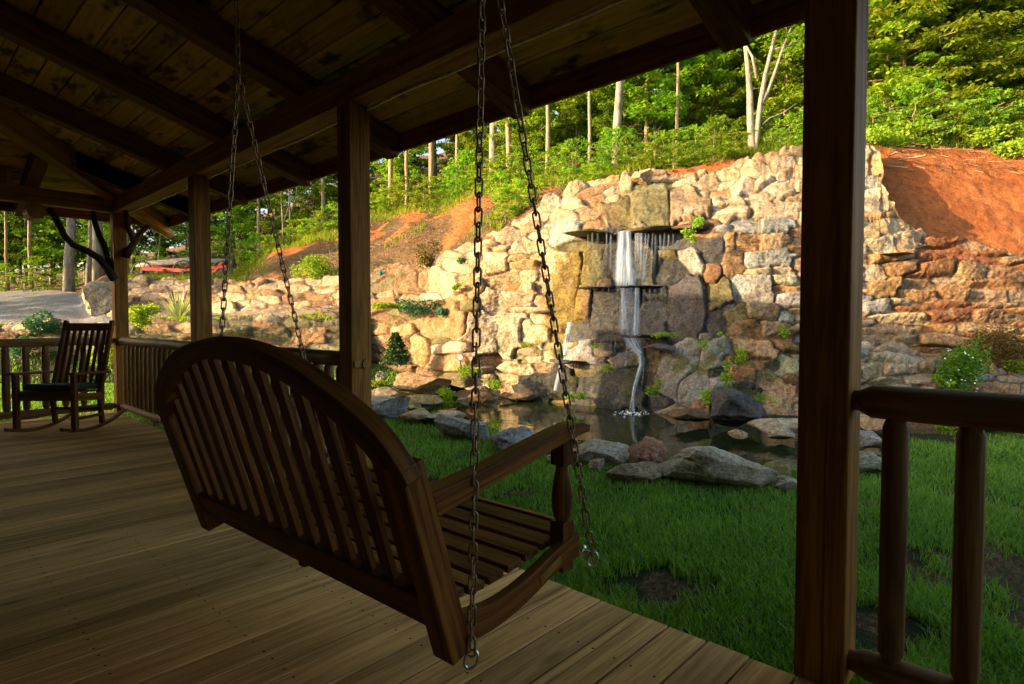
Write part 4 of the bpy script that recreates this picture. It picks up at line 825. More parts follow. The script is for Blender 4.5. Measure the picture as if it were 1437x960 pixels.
# ================================================================== WATER
m, nt, bs = M('pond_water'); MAT['water'] = m
tc = N(nt, 'ShaderNodeTexCoord').outputs['Object']; n1 = noise(nt, scl(nt, tc, (1, 1, 1)), 2.2, 3, .5, .4); n2 = noise(nt, tc, 9, 2, .5)
bs.inputs['Base Color'].default_value = (.016, .022, .007, 1); bs.inputs['Roughness'].default_value = .04; bs.inputs['IOR'].default_value = 1.33; bs.inputs['Specular IOR Level'].default_value = .75
bump(nt, mth(nt, 'ADD', n1, mth(nt, 'MULTIPLY', n2, .15)), bs, .25, .03)
cen = POND.mean(0); P2 = np.concatenate([cen+(POND-cen)*1.2, cen[None]]); npd = len(POND)
V = [(a, c_, WZ) for a, c_ in P2]; me = bpy.data.meshes.new('pond_water'); me.from_pydata(V, [], [(i, (i+1) % npd, npd) for i in range(npd)]); me.materials.append(m)
o = link('pond_water', me); kind(o, 'structure')
for p in me.polygons:
    if p.normal.z < 0: p.flip()
m, nt, bs = M('falling_water'); MAT['fall'] = m
g = attr(nt, 'gc').outputs['Vector']; sp = N(nt, 'ShaderNodeSeparateXYZ'); L(nt, g, sp.inputs[0])
n1 = noise(nt, scl(nt, g, (1.1, 1.0, 38)), 1, 4, .6, .25); n2 = noise(nt, scl(nt, g, (1, 1, 9)), 1, 2, .5)
a_ = ramp(nt, mth(nt, 'ADD', mth(nt, 'MULTIPLY', n1, .7), mth(nt, 'MULTIPLY', n2, .4)), [(.40, (0, 0, 0)), (.72, (1, 1, 1))])
edge = ramp(nt, mth(nt, 'ABSOLUTE', sp.outputs[1]), [(.45, (1, 1, 1)), (1.0, (0, 0, 0))]); dens = attr(nt, 'rnd').outputs['Fac']
al = mth(nt, 'MULTIPLY', mth(nt, 'MULTIPLY', a_, edge), dens, True)
bs.inputs['Base Color'].default_value = (.72, .84, .96, 1); bs.inputs['Roughness'].default_value = .35; L(nt, al, bs.inputs['Alpha'])
def sheet(parent, path, dens, name='water_sheet', bulge=.02, fade=0):
    # path: list of (xl, xr, y, D)
    V = []; g = []; r = []; Fc = []; ln = 0; nu = 9; m_ = len(path)*6-5
    P = np.array(path, float); t = np.linspace(0, len(path)-1, m_); P = np.stack([np.interp(t, np.arange(len(path)), P[:, k]) for k in range(4)], 1)
    o = random.uniform(0, 40)
    for i, (xl, xr, y, D) in enumerate(P):
        a = Vector(atD((xl+xr)/2, y, D)); ln = i and ln+(a-pa).length; pa = a; wm = (xr-xl)*D/F
        for k in range(nu):
            u = k/(nu-1); q = atD(xl+(xr-xl)*u, y, D-bulge*math.sin(u*math.pi)); V.append(tuple(q)); g.append((ln+o, u*2-1, u*wm+o)); r.append(dens*(1-fade*(i/(m_-1))**1.2)*(min(1, .35+i*.3) if fade else 1))
    for i in range(m_-1):
        for k in range(nu-1): Fc.append((i*nu+k, i*nu+k+1, (i+1)*nu+k+1, (i+1)*nu+k))
    b = MB(); b.v = V; b.g = g; b.r = r; b.f = Fc; return b.build(name, 'fall', parent, smooth=True)
wf = thing('waterfall', 'thin white waterfall dropping over dark ledges into the pond', 'waterfall', tuple(atD(890, 575, 9.5)))
rw = random.Random(12)
def strand(x, w, y0, y1, D0, D1, dens, drift=0, n=5):
    pth = []
    for q in range(n):
        t = q/(n-1); xx = x+drift*t+rw.uniform(-.5, .5); ww = w*(.8+.5*t)*rw.uniform(.85, 1.15); pth.append((xx-ww/2, xx+ww/2, y0+(y1-y0)*t, D0+(D1-D0)*t-.03*math.sin(t*2)))
    sheet(wf, pth, dens*(1 if w > 8 else .5), 'water_sheet' if w > 12 else 'water_strand', fade=0 if w > 8 else 1)
strand(876, 27, 324, 401, 10.22, 10.14, .62, 0); strand(873, 15, 326, 401, 10.20, 10.12, .8, 0); strand(882, 10, 325, 400, 10.19, 10.12, .7, 2)
strand(898, 17, 327, 398, 10.20, 10.16, .3, 2)
for x, w, y1, d in ((893, 6, 400, .6), (901, 5, 392, .5), (907, 6, 402, .55), (911, 5, 380, .4), (916, 6, 388, .5), (921, 5, 398, .5), (927, 6, 376, .45), (933, 5, 366, .4), (939, 5, 358, .35), (945, 4, 352, .3), (858, 6, 385, .45), (852, 5, 372, .3), (832, 7, 378, .4), (839, 5, 366, .3), (826, 5, 362, .3)):
    strand(x, w, 326+rw.uniform(0, 3), y1, 10.20+foff(x)-.38, 10.22+foff(x)-.38, d, rw.uniform(-5, 0) if x > 900 else 0)
strand(884, 32, 404, 470, 10.14, 10.1, .34); strand(874, 9, 404, 462, 10.12, 10.06, .5, 2); strand(894, 10, 404, 470, 10.12, 10.06, .5, -1)
for x in (818, 826, 835, 846, 855, 866, 904, 912, 920, 929): strand(x, rw.uniform(2.5, 6), 404+rw.uniform(0, 2), 404+rw.uniform(10, 34), 10.16+foff(x)-.4, 10.2+foff(x)-.4, rw.uniform(.25, .45))
sheet(wf, [(872, 898, 474, 9.98), (879, 904, 488, 9.92), (895, 904, 499, 9.87), (896, 905, 512, 9.84), (891, 899, 530, 9.79), (887, 894, 545, 9.75), (885, 891, 560, 9.71), (882, 893, 577, 9.64)], .55, 'water_stream', .03)
for x, y0, y1, dr in ((864, 474, 520, -2), (858, 476, 500, -3), (846, 476, 492, 0), (880, 480, 545, -3), (905, 500, 560, -6)): strand(x, 4, y0, y1, 10.0+foff(x)-.4, 9.9+foff(x)-.4, .4, dr)
sheet(wf, [(796, 805, 452, 10.72), (791, 803, 475, 10.62), (788, 799, 498, 10.52)], .75, 'water_stream')
sheet(wf, [(784, 792, 512, 10.5), (780, 789, 528, 10.45), (776, 784, 548, 10.38)], .65, 'water_stream')
for x, y0, y1, dr in ((802, 452, 500, -8), (810, 456, 500, -3), (818, 470, 498, 0), (830, 484, 520, 0)): strand(x, 3.5, y0, y1, 10.6, 10.45, .45, dr)
sheet(wf, [(918, 930, 262, 12.2), (920, 930, 285, 11.6), (917, 926, 302, 11.1), (913, 926, 317, 10.7)], .55, 'water_stream')
sheet(wf, [(985, 998, 262, 12.1), (970, 986, 285, 11.4), (957, 970, 308, 10.75)], .35, 'water_stream')
fo = MB()
for i in range(70):
    a = rng.uniform(0, 6.28); d = abs(rng.normal())*.16; c = Vector(atZ(887, 580, WZ))+Vector((math.cos(a)*d-.05, math.sin(a)*d, .004+.02*max(0, .15-d))); k = rng.uniform(.006, .022)
    fo.add([c+Vector((math.cos(t)*k*1.4, math.sin(t)*k, rng.uniform(0, .008))) for t in np.linspace(0, 5.2, 6)]+[c+Vector((0, 0, .012))], [(j, (j+1) % 6, 6) for j in range(6)], [(0, 0, 0)]*7)
MAT['foam'] = plain('foam', (.75, .80, .82), .5, 0, .1); kind(fo.build('splash', 'foam', wf), 'stuff')
# ================================================================== GRASS
def blades(n, pxr, Dr, hgt, wd, mask, dens=None, sd=0, lean=.5):
    r = np.random.default_rng(sd); px = r.uniform(*pxr, n); D = np.exp(r.uniform(math.log(Dr[0]), math.log(Dr[1]), n))
    P = atDv(px, np.full(n, 451.), D); X, Y = P[:, 0], P[:, 1]; k = mask(px, D, X, Y, r); px, D, X, Y = px[k], D[k], X[k], Y[k]; n = len(px)
    Z = gz(px, D)-.01; cl = .5+.5*fbm(X*2.2, Y*2.2, s=sd+60); h = hgt*r.uniform(.55, 1.25, n)*(.65+.7*np.clip(cl, 0, 1)); w = wd*r.uniform(.7, 1.3, n)*np.clip(D/5, .9, 2.2)
    a = r.uniform(0, 2*np.pi, n); dx, dy = np.cos(a), np.sin(a); b = a+r.uniform(.9, 2.2, n); l = h*r.uniform(.1, 1, n)*lean; lx, ly = np.cos(b)*l, np.sin(b)*l
    B0 = np.stack([X-dx*w/2, Y-dy*w/2, Z], 1); B1 = np.stack([X+dx*w/2, Y+dy*w/2, Z], 1)
    M0 = np.stack([X-dx*w*.38+lx*.35, Y-dy*w*.38+ly*.35, Z+h*.6], 1); M1 = np.stack([X+dx*w*.38+lx*.35, Y+dy*w*.38+ly*.35, Z+h*.6], 1)
    T = np.stack([X+lx, Y+ly, Z+h*.95], 1); V = np.stack([B0, B1, M1, M0, T], 1).reshape(-1, 3); i = np.arange(n)*5
    # quads + tip as degenerate-free: use triangles
    Ft = np.concatenate([np.stack([i, i+1, i+2], 1), np.stack([i, i+2, i+3], 1), np.stack([i+3, i+2, i+4], 1)])
    rv = np.clip(r.uniform(0, 1, n)*.6+.5*np.clip(cl, 0, 1), 0, 1)
    return V, Ft, np.repeat(rv, 5)
bare = [(atZ(bx, by, G)[:2], br) for bx, by, br in ((950, 830, .34), (1325, 815, .26), (1225, 885, .22), (1150, 700, .15), (1290, 610, .4))]
def lawnmask(px, D, X, Y, r):
    k = (X > 2.09) | (Y > 9.05); k &= ~inpoly(X, Y, POND) & (dpoly(X, Y, POND) > .12)
    n = fbm(X*1.5, Y*1.5, s=70)+.4*fbm(X*6, Y*6, s=71)
    for q, br in bare: k &= (np.hypot(X-q[0], Y-q[1])/br+1.3*n) > r.uniform(.55, 1.3, len(px))
    k &= (.5*fbm(X*1.3+9, Y*1.3+4, s=41)+.35*n) < r.uniform(.06, .30, len(px))
    lim = np.interp(px, [-80, 150, 400, 520, 600, 650, 700, 1100, 1200, 1250, 1700], [12.4, 12.6, 12.9, 13.4, 12.6, 8.2, 7.6, 7, 7.2, 7.55, 7.55]); k &= D < lim+.25*n
    return k & ~((px > 500) & (px < 660) & (D > 9.3) & (D < 11.2))
V, Ft, rv = blades(400000, (-60, 1560), (1.9, 13.5), .066, .0075, lawnmask, sd=1, lean=.95)
o = link('grass', npmesh('grass', V, Ft, {'rnd': rv}, 'grass', False)); kind(o, 'stuff', 'short green lawn grass between the porch and the pond'); o['category'] = 'grass'
def bankmask(px, D, X, Y, r):
    n = fbm(X*.9+3, Y*.9, s=33); a = (px < 1190) & (px > 340) & (D > np.interp(px, [340, 520, 600, 700, 800, 1100], [18.2, 15.6, 14.6, 13, 12.95, 12.95])) & (D < 26) & ((n < r.uniform(-.75, -.12, len(px))) | (D > np.interp(px, [340, 520, 700, 800], [22.2, 19.5, 15.6, 13.6])))
    b = (px > 1225) & (D > 13.0) & (D < 17) & (n+.3*fbm(X*3, Y*3, s=12) < r.uniform(-.2, .3, len(px)))
    c = (px < 345) & (px > 165) & (D > 18.3) & (D < 26); return a | b | c
V, Ft, rv = blades(150000, (-60, 1560), (12.9, 26), .20, .010, bankmask, sd=5, lean=.9)
o = link('bank_weeds', npmesh('bank_weeds', V, Ft, {'rnd': rv}, 'leaf_a', False)); kind(o, 'stuff', 'long weeds and grasses growing over the clay bank at the edge of the woods'); o['category'] = 'weeds'
def edgemask(px, D, X, Y, r):
    a = (px < 515) & (D > 13.05) & (D < 14.2) & (fbm(X*1.4, Y*1.4, s=15) > r.uniform(-.2, .15, len(px))); return a
V, Ft, rv = blades(26000, (-60, 1560), (12.9, 14.4), .11, .02, edgemask, sd=6, lean=1.2)
o = link('ground_cover', npmesh('ground_cover', V, Ft, {'rnd': rv}, 'leaf_a', False)); kind(o, 'stuff', 'low ground cover creeping over the top of the lower garden wall'); o['category'] = 'ground cover'

# ================================================================== LEAVES AND TREES
def leafmesh(name, C, R, size, mat, sd=0, flat=.45, aspect=.55, droop=0, up=1.0, rv=None):
    # C: cluster centres, R: radii (n,3 or n), C repeated per leaf by caller
    r = np.random.default_rng(sd); n = len(C); d = r.normal(size=(n, 3)); d /= np.linalg.norm(d, axis=1, keepdims=True); d *= r.uniform(.15, 1, (n, 1))**.5
    P = C+d*R; nrm = np.stack([r.normal(0, flat, n), r.normal(0, flat, n), np.full(n, up)], 1); nrm /= np.linalg.norm(nrm, axis=1, keepdims=True)
    a = r.uniform(0, 2*np.pi, n); t = np.stack([np.cos(a), np.sin(a), np.zeros(n)], 1); t -= nrm*(t*nrm).sum(1, keepdims=True); t /= np.linalg.norm(t, axis=1, keepdims=True); t[:, 2] -= droop; s = np.cross(nrm, t)
    L_ = size*r.uniform(.6, 1.3, (n, 1)); W_ = L_*aspect
    V = np.stack([P, P+t*L_*.45+s*W_*.5-nrm*L_*.06, P+t*L_-nrm*L_*.12, P+t*L_*.45-s*W_*.5-nrm*L_*.06], 1).reshape(-1, 3)
    i = np.arange(n)*4; Fq = np.concatenate([np.stack([i, i+1, i+2], 1), np.stack([i, i+2, i+3], 1)])
    q = r.uniform(0, 1, n) if rv is None else np.clip(rv+r.uniform(-.25, .25, n), 0, 1)
    return npmesh(name, V, Fq, {'rnd': np.repeat(q, 4)}, mat, False)
def make_tree(h, cz, rad, limbs, sprays, per, leaf, mat, barkm, tr, sd, lean=0, name='tree', cat='tree', fork=False, flatn=.45, shape='round'):
    r = np.random.default_rng(sd); root = thing(name, 'x', cat); n = 12
    tp = [Vector((lean*h*(i/n)**1.3+r.normal()*.03*h/10*i/3, r.normal()*.03*h/10*i/3, h*.96*i/n-.3*(i == 0))) for i in range(n+1)]
    b = MB(); b.tube(tp, [tr*(1.25 if i == 0 else 1)*(1-.8*i/n) for i in range(n+1)], 10, jit=.05); b.build('trunk', barkm, root, smooth=True)
    C = []; R = []; rv = []; lb = MB()
    for i in range(limbs):
        t = (i+r.uniform(0, 1))/limbs; z = cz+(h-cz)*t*.97; k = min(z/(h*.96), .999)*n; p = tp[int(k)].lerp(tp[min(int(k)+1, n)], k-int(k))
        prof = math.sin(math.pi*min(1, .18+.82*t))**.6 if shape == 'round' else (1-t)*1.05+.05
        l = rad*max(.25, prof)*r.uniform(.6, 1.15); az = r.uniform(0, 6.283) if sd % 2 else i*2.4+r.normal()*.4; rise = r.uniform(-.05, .45)*l*(.6+t*.6)
        d = Vector((math.cos(az)*l, math.sin(az)*l, rise)); lb.tube([p, p+d*.5+Vector((0, 0, .06*l)), p+d], [tr*.28*(1-.5*t), tr*.15, .006], 5)
        base = r.uniform(0, 1)
        for s in range(sprays):
            f = .3+.75*(s+r.uniform(0, 1))/sprays; c = p+d*f+Vector((r.normal()*.14*l, r.normal()*.14*l, .06*l*math.sin(f*3)+r.normal()*.08)); rr = r.uniform(.5, 1.0)*rad*.24
            C += [tuple(c)]*per; R += [(rr, rr, rr*.30)]*per; rv += [base*.5+r.uniform(0, .5)]*per
    lb.build('limbs', barkm, root, smooth=True)
    link('crown', leafmesh('crown', np.array(C), np.array(R), leaf, mat, sd, flat=flatn, rv=np.array(rv), droop=.25), root)
    return root
used = set()
def place(proto, p, rz, s, label, cat=None, group=None):
    if proto.name not in used: used.add(proto.name); r = proto
    else:
        r = proto.copy(); COL.objects.link(r)
        for ch in [c for c in proto.children]:
            c = ch.copy(); COL.objects.link(c); c.parent = r
    r.location = p; r.rotation_euler = (0, 0, rz); r.scale = (s, s, s); r['label'] = label
    if cat: r['category'] = cat
    if group: r['group'] = group
    elif 'group' in r: del r['group']
    return r
U1_ = make_tree(5.6, .5, 1.7, 46, 4, 62, .15, 'leaf_a', 'bark_tan', .05, 101, name='understory_tree')
U2_ = make_tree(6.6, .9, 2.0, 50, 4, 62, .155, 'leaf_b', 'bark_dark', .07, 102, .04, name='understory_tree')
U3_ = make_tree(4.6, .3, 1.5, 38, 4, 62, .14, 'leaf_a', 'bark_tan', .04, 103, -.05, name='understory_tree', flatn=.6)
T1_ = make_tree(14, 3.2, 3.3, 64, 5, 60, .20, 'leaf_b', 'bark_dark', .17, 104, name='forest_tree')
T2_ = make_tree(17, 5.5, 3.6, 64, 5, 60, .22, 'leaf_c', 'bark_dark', .22, 105, name='forest_tree')
T3_ = make_tree(12, 1.2, 3.0, 66, 5, 60, .18, 'leaf_c', 'bark_grey', .13, 106, name='forest_tree')
S1_ = make_tree(1.1, .05, .62, 22, 3, 24, .075, 'leaf_a', 'bark_tan', .015, 107, name='shrub', cat='shrub', flatn=.7)
S2_ = make_tree(1.5, .05, .75, 24, 3, 26, .085, 'leaf_b', 'bark_tan', .02, 108, name='shrub', cat='shrub', flatn=.7)
K1_ = make_tree(15, 8.5, 2.8, 40, 4, 55, .17, 'leaf_b', 'bark_tan', .105, 109, name='tall_tree')
K2_ = make_tree(15, 9.0, 2.8, 40, 4, 55, .17, 'leaf_b', 'bark_grey', .12, 110, -.03, name='tall_tree')
K3_ = make_tree(13, 7.5, 2.5, 40, 4, 55, .16, 'leaf_b', 'bark_grey', .16, 111, -.10, name='tall_tree')
def rz(): return random.uniform(0, 6.28)
# trees one can tell apart
for pr, px, D, s, r_, lab in [
 (K1_, 606, 20.5, 1.0, 0, 'straight tan trunked tree standing alone right of the second post above the clay bank'),
 (K2_, 692, 18.0, 1.0, 1.0, 'leaning pale grey trunk between the right hand swing chains, left one of the close pair'),
 (K1_, 714, 17.2, .8, 2.0, 'thin straight pale trunk just right of the leaning grey trunk behind the swing chains'),
 (K2_, 864, 15.2, .95, 2.6, 'lichen grey trunk rising just above the top of the stone waterfall wall'),
 (K1_, 550, 21.5, .85, 4.0, 'brown trunk close beside the second post at the foot of the woods'),
 (K3_, 97, 27.0, 1.35, 3.9, 'white barked tree leaning over the gravel drive, leftmost of three'),
 (K3_, 126, 28.0, .9, 3.7, 'slim pale tree between the leaning white tree and the thick pale trunk'),
 (K2_, 140, 26.0, 1.8, .4, 'thickest pale trunk by the drive, partly behind the porch corner post'),
 ]: place(pr, gpt(px, D), r_, s, lab, 'tree')
# forked pale tree behind the wall
ft = thing('forked_tree', 'pale forked tree with several bare rising limbs, left of the big post above the wall', 'tree', tuple(gpt(1056, 14.3)))
def pt(lst, D): return [atD(x, y, D) for x, y in lst]
MB().tube(pt([(1057, 232), (1056, 205), (1053, 170), (1052, 130), (1050, 100), (1046, 60), (1040, 10)], 14.3), [.13, .10, .085, .075, .06, .05, .035], 12, jit=.06).build('trunk', 'bark_grey', ft, smooth=True)
for l_, r0 in (([(1060, 215), (1064, 170), (1068, 140), (1074, 105), (1084, 65), (1092, 30), (1098, -20)], .075), ([(1066, 150), (1078, 128), (1088, 100), (1098, 70), (1110, 40)], .06), ([(1062, 110), (1056, 80), (1046, 62), (1052, 45)], .04), ([(1069, 175), (1080, 166), (1100, 158), (1118, 145)], .025), ([(1084, 70), (1100, 66), (1122, 60)], .03)):
    MB().tube(pt(l_, 14.25), [r0*(1-.6*i/(len(l_)-1)) for i in range(len(l_))], 9, jit=.06).build('limb', 'bark_grey', ft, smooth=True)
C = []; R = []
for i in range(46):
    c = Vector(atD(random.uniform(1000, 1160), random.uniform(-190, 75), random.uniform(13.6, 16))); C += [tuple(c)]*55; R += [(.5, .5, .16)]*55
link('crown', leafmesh('crown', np.array(C), np.array(R), .12, 'leaf_b', 7, droop=.25), ft)
# broken stump and slim stems on the right bank
sp_ = thing('tree_stump', 'splintered pale dead stump on the clay bank at the right edge of the woods', 'stump', tuple(gpt(1378, 14.0)))
b = MB(); b.tube(pt([(1374, 205), (1375, 190), (1378, 165), (1381, 148), (1384, 136)], 13.9), [.13, .085, .06, .045, .008], 9, jit=.15); b.tube(pt([(1371, 203), (1371, 185), (1372, 165), (1374, 150)], 13.85), [.06, .035, .022, .005], 7, jit=.15); b.build('trunk', 'twig', sp_, smooth=True)
for x, y0, y1, D, lab in ((1332, 165, 60, 15.0, 'slim pale sapling stem left of the splintered stump'), (1352, 175, 90, 14.7, 'thin grey sapling stem standing close to the splintered stump'), (408, 345, 262, 23, 'thin white double stemmed sapling above the clay bank, left of the second post'), (398, 345, 285, 22.5, 'thin leaning white sapling left of the double stemmed one'), (222, 372, 330, 27, 'thin pale sapling in the dark woods behind the farm wagon')):
    t = thing('sapling', lab, 'sapling', tuple(gpt(x, D))); sg = random.choice((-1, 1)); b = MB(); b.tube(pt([(x, y0+10), (x+sg, (y0+y1)/2), (x+sg*3, y1), (x+sg*5, y1-50)], D), [.035, .03, .022, .008], 7); b.tube(pt([(x+sg, (y0+y1)/2), (x-sg*7, (y0+y1)/2-25), (x-sg*12, y1-30)], D), [.018, .014, .006], 6); b.build('trunk', 'bark_grey', t, smooth=True)
    C = []; R = []
    for i in range(9):
        c = Vector(atD(x+random.uniform(-25, 25), y1-random.uniform(-10, 60), D+random.uniform(-.5, .5))); C += [tuple(c)]*40; R += [(.34, .34, .1)]*40
    link('crown', leafmesh('crown', np.array(C), np.array(R), .11, 'leaf_a', int(x)), t)
for px, D, s_ in ((572, 19.5, .6), (642, 19, .55), (768, 16.5, .62), (792, 18, .7), (826, 16, .5), (905, 17, .6), (948, 15.8, .5), (985, 18, .7), (1244, 15.2, .5), (1305, 16, .6), (1412, 15.6, .55), (455, 24, .8), (365, 26, .8), (180, 29, .8), (45, 30, .9), (12, 31, .8)):
    place(K1_, gpt(px, D), rz(), s_, 'slim straight trunk standing among the leafy trees of the woods', 'tree', 'slim trunks in the woods')
# the woods
LB = 'leafy young tree in the woods behind the waterfall wall'; LR = 'bright leafy young tree at the top of the right hand clay bank'; LL = 'dark leafy tree in the shaded woods beyond the gravel drive'; LM = 'leafy young tree above the clay bank left of the waterfall wall'
def put(prs, px, D, s, lab, g, cat='tree'):
    place(random.choice(prs), gpt(px, D)-Vector((0, 0, .1)), rz(), s, lab, cat, g)
for px in range(1225, 1560, 33): put([U1_, U3_, U1_], px+random.uniform(-12, 12), random.uniform(14.4, 15.6), random.uniform(.85, 1.1), LR, 'trees on the right bank')
for px in range(1220, 1590, 52): put([U1_, U2_], px+random.uniform(-15, 15), random.uniform(17, 19), random.uniform(1.0, 1.3), LR, 'trees on the right bank')
for px in range(1215, 1620, 75): put([T1_, T3_], px+random.uniform(-15, 15), random.uniform(21, 25), random.uniform(.75, .95), LR, 'trees on the right bank')
for px in range(730, 1215, 38): put([U1_, U2_, U3_], px+random.uniform(-14, 14), random.uniform(16.2, 18.5) if not 1010 < px < 1100 else 19, random.uniform(.62, .9), LB, 'trees behind the waterfall wall')
for px in range(720, 1215, 60): put([U2_, T3_, T1_], px+random.uniform(-18, 18), random.uniform(21, 25), random.uniform(.8, 1.0), LB, 'trees behind the waterfall wall')
for px in range(700, 1230, 90): put([T1_, T2_], px+random.uniform(-18, 18), random.uniform(29, 36), random.uniform(.95, 1.1), LB, 'trees behind the waterfall wall')
for px in range(345, 730, 48): put([U2_, U1_, U3_], px+random.uniform(-14, 14), np.interp(px, [345, 500, 730], [25.5, 24, 20.5])+random.uniform(0, 2.5), random.uniform(.6, .85), LM, 'trees left of the waterfall wall')
for px in range(330, 740, 55): put([T3_, T2_, U2_], px+random.uniform(-16, 16), random.uniform(29, 35), random.uniform(.85, 1.05), LM, 'trees left of the waterfall wall')
for px in range(-70, 345, 30): put([T3_, U2_, T3_], px+random.uniform(-14, 14), random.uniform(30, 35), random.uniform(.7, .9), LL, 'woods beyond the drive')
for px in range(-80, 360, 52): put([T3_, T2_], px+random.uniform(-14, 14), random.uniform(38, 46), random.uniform(.95, 1.15), LL, 'woods beyond the drive')
for px in range(-90, 1500, 62): put([T2_, T3_], px+random.uniform(-20, 20), random.uniform(50, 62), random.uniform(1.1, 1.3), LL if px < 345 else (LM if px < 730 else (LB if px < 1200 else LR)), 'woods beyond the drive' if px < 345 else ('trees left of the waterfall wall' if px < 730 else ('trees behind the waterfall wall' if px < 1200 else 'trees on the right bank')))
# trees left of the picture, on the sun's side, shading the left woods
for x_, y_, s_ in ((-6, 28, 1.25), (-7, 33.5, 1.4)): place(U2_, Vector((x_, y_, .5)), rz(), s_, LL, 'tree', 'woods beyond the drive')
for x_, y_, s_ in ((-6, 35, .9), (-2, 38, 1.0), (-14, 40, 1.0)): place(T2_, Vector((x_, y_, .5)), rz(), s_, LL, 'tree', 'woods beyond the drive')
SB = 'low leafy shrub along the edge of the woods above the stone wall'; SL_ = 'low shrub at the edge of the dark woods by the drive'; SR = 'low yellow green shrub on the crest of the right clay bank'; SM = 'low leafy shrub along the top of the clay bank under the trees'
for px in range(1225, 1500, 11): put([S1_, S1_, S2_], px+random.uniform(-7, 7), random.uniform(13.2, 14.4), random.uniform(.45, .95), SR, 'shrubs on the right bank', 'shrub')
for px in range(700, 1210, 15): put([S1_, S2_], px+random.uniform(-7, 7), random.uniform(13.1, 15.4), random.uniform(.4, .8), SB, 'shrubs above the wall', 'shrub')
for px in range(500, 740, 17): put([S1_, S2_], px+random.uniform(-7, 7), np.interp(px, [500, 600, 740], [20.5, 19, 16])+random.uniform(-.6, 1.2), random.uniform(.5, 1.0), SM, 'shrubs on the clay bank', 'shrub')
for px in range(340, 500, 22): put([S1_, S2_], px+random.uniform(-7, 7), random.uniform(21.8, 24), random.uniform(.6, 1.0), SM, 'shrubs on the clay bank', 'shrub')
for px in range(-70, 340, 42): put([S2_, S2_], px+random.uniform(-7, 7), random.uniform(28.6, 31), random.uniform(.7, 1.3), SL_, 'shrubs by the drive', 'shrub')

# ------------------------------------------------------------------ single garden plants
def tuft(name, px, y, D, w, h, n, leaf, mat, label, cat='plant', sd=0, up=.4, grp=None, flat=1.0, clumps=1, stem=False, zoff=0):
    c = atD(px, y, D); c[2] += zoff; t = thing(name, label, cat, tuple(c), grp); r = np.random.default_rng(sd+int(px)); k = max(1, clumps)
    C = []; R = []
    for i in range(k):
        o = r.normal(size=3)*np.array([w, w, h])*.22 if k > 1 else np.zeros(3); C.append(np.repeat((c+o+np.array([0, 0, h*.45]))[None], n//k, 0)); f = .6 if k > 1 else 1; R.append(np.repeat(np.array([[w/2*f, w/2*f, h/2*f]]), n//k, 0))
    o = link('foliage', leafmesh('foliage', np.concatenate(C), np.concatenate(R), leaf, mat, sd, flat=flat, up=up), t); return t
def gtuft(name, px, D, w, h, *a, **k): g = gpt(px, D); y = 451+(H-g.z)*F/D; return tuft(name, px, y, D, w, h, *a, **k)
def spiky(name, px, D, n, ln, wd, mat, label, cat='plant', sd=0, spread=1.0, z=None):
    r = np.random.default_rng(sd+int(px)); g = gpt(px, D);
    if z is not None: g = Vector(atD(px, z, D))
    t = thing(name, label, cat, tuple(g)); b = MB()
    for i in range(n):
        az = r.uniform(0, 6.28); tilt = r.uniform(.05, 1.0)*spread; L_ = ln*r.uniform(.7, 1.15); d = Vector((math.cos(az)*math.sin(tilt), math.sin(az)*math.sin(tilt), math.cos(tilt))); s = d.cross(Vector((0, 0, 1))).normalized()*wd/2
        p = [g+d*(L_*f)+Vector((0, 0, -L_*.28*math.sin(tilt)*f*f)) for f in (0, .35, .7, 1)]; q = (1, 1.15, .8, .05); vs = []
        for pp, k in zip(p, q): vs += [pp-s*k, pp+s*k]
        b.add(vs, [(0, 1, 3, 2), (2, 3, 5, 4), (4, 5, 7, 6)], vs, r.uniform(0, 1))
    b.build('leaves', mat, t); return t
spiky('spiky_plant', 252, 14.6, 130, .85, .035, 'yucca', 'big clump of pale variegated sword leaves behind the railing', z=455)
spiky('spiky_plant', 960, 14.0, 30, .55, .012, 'leaf_a', 'upright grassy stems on top of the wall above the fall', spread=.7)
spiky('spiky_plant', 1078, 13.4, 40, .5, .014, 'leaf_a', 'upright grassy stems on top of the wall left of the big post', spread=.6)
cn = thing('dwarf_conifer', 'small cone shaped evergreen in the garden bed beside the second post', 'shrub', tuple(gpt(557, 12.2)))
g = atD(556, 512, 11.9); C = []; R = []
for i in range(3200):
    t = random.random()**.8; a = rz(); rad = .36*(1-t)**.8*(.75+.35*math.sin(a*5+t*9)); C.append((g[0]+math.cos(a)*rad*.8, g[1]+math.sin(a)*rad*.8, g[2]+t*.62)); R.append((.05, .05, .05))
link('foliage', leafmesh('foliage', np.array(C), np.array(R), .055, 'conifer', 3, flat=1.2, up=.3), cn)
tuft('dry_shrub', 602, 376, 13.7, .55, .62, 900, .06, 'drybush', 'brownish twiggy shrub on top of the garden wall right of the second post', 'shrub', 1, clumps=7)
b = MB(); g = Vector(atD(602, 378, 13.7))
for i in range(26): d = Vector((random.uniform(-.3, .3), random.uniform(-.3, .3), random.uniform(.3, .62))); b.tube([g, g+d*.5+Vector((0, 0, .03)), g+d], [.008, .006, .002], 4)
b.build('stems', 'twig', bpy.data.objects['dry_shrub'])
tuft('round_shrub', 436, 395, 17.0, .95, .75, 2200, .07, 'leaf_b', 'loose olive green shrub on the clay bank left of the second post', 'shrub', 2, clumps=9)
tuft('trailing_plant', 590, 438, 12.55, .8, .22, 1500, .05, 'bluegreen', 'blue green trailing plant spilling over the garden wall', 'plant', 3, clumps=9)
tuft('trailing_plant', 548, 434, 12.9, .7, .18, 1200, .05, 'fern', 'yellow green trailing plant on the garden wall next to the second post', 'plant', 4, clumps=8)
tuft('trailing_plant', 620, 446, 12.2, .3, .3, 500, .045, 'bluegreen', 'small blue green tuft hanging beside the large sunlit boulder', 'plant', 5, clumps=4)
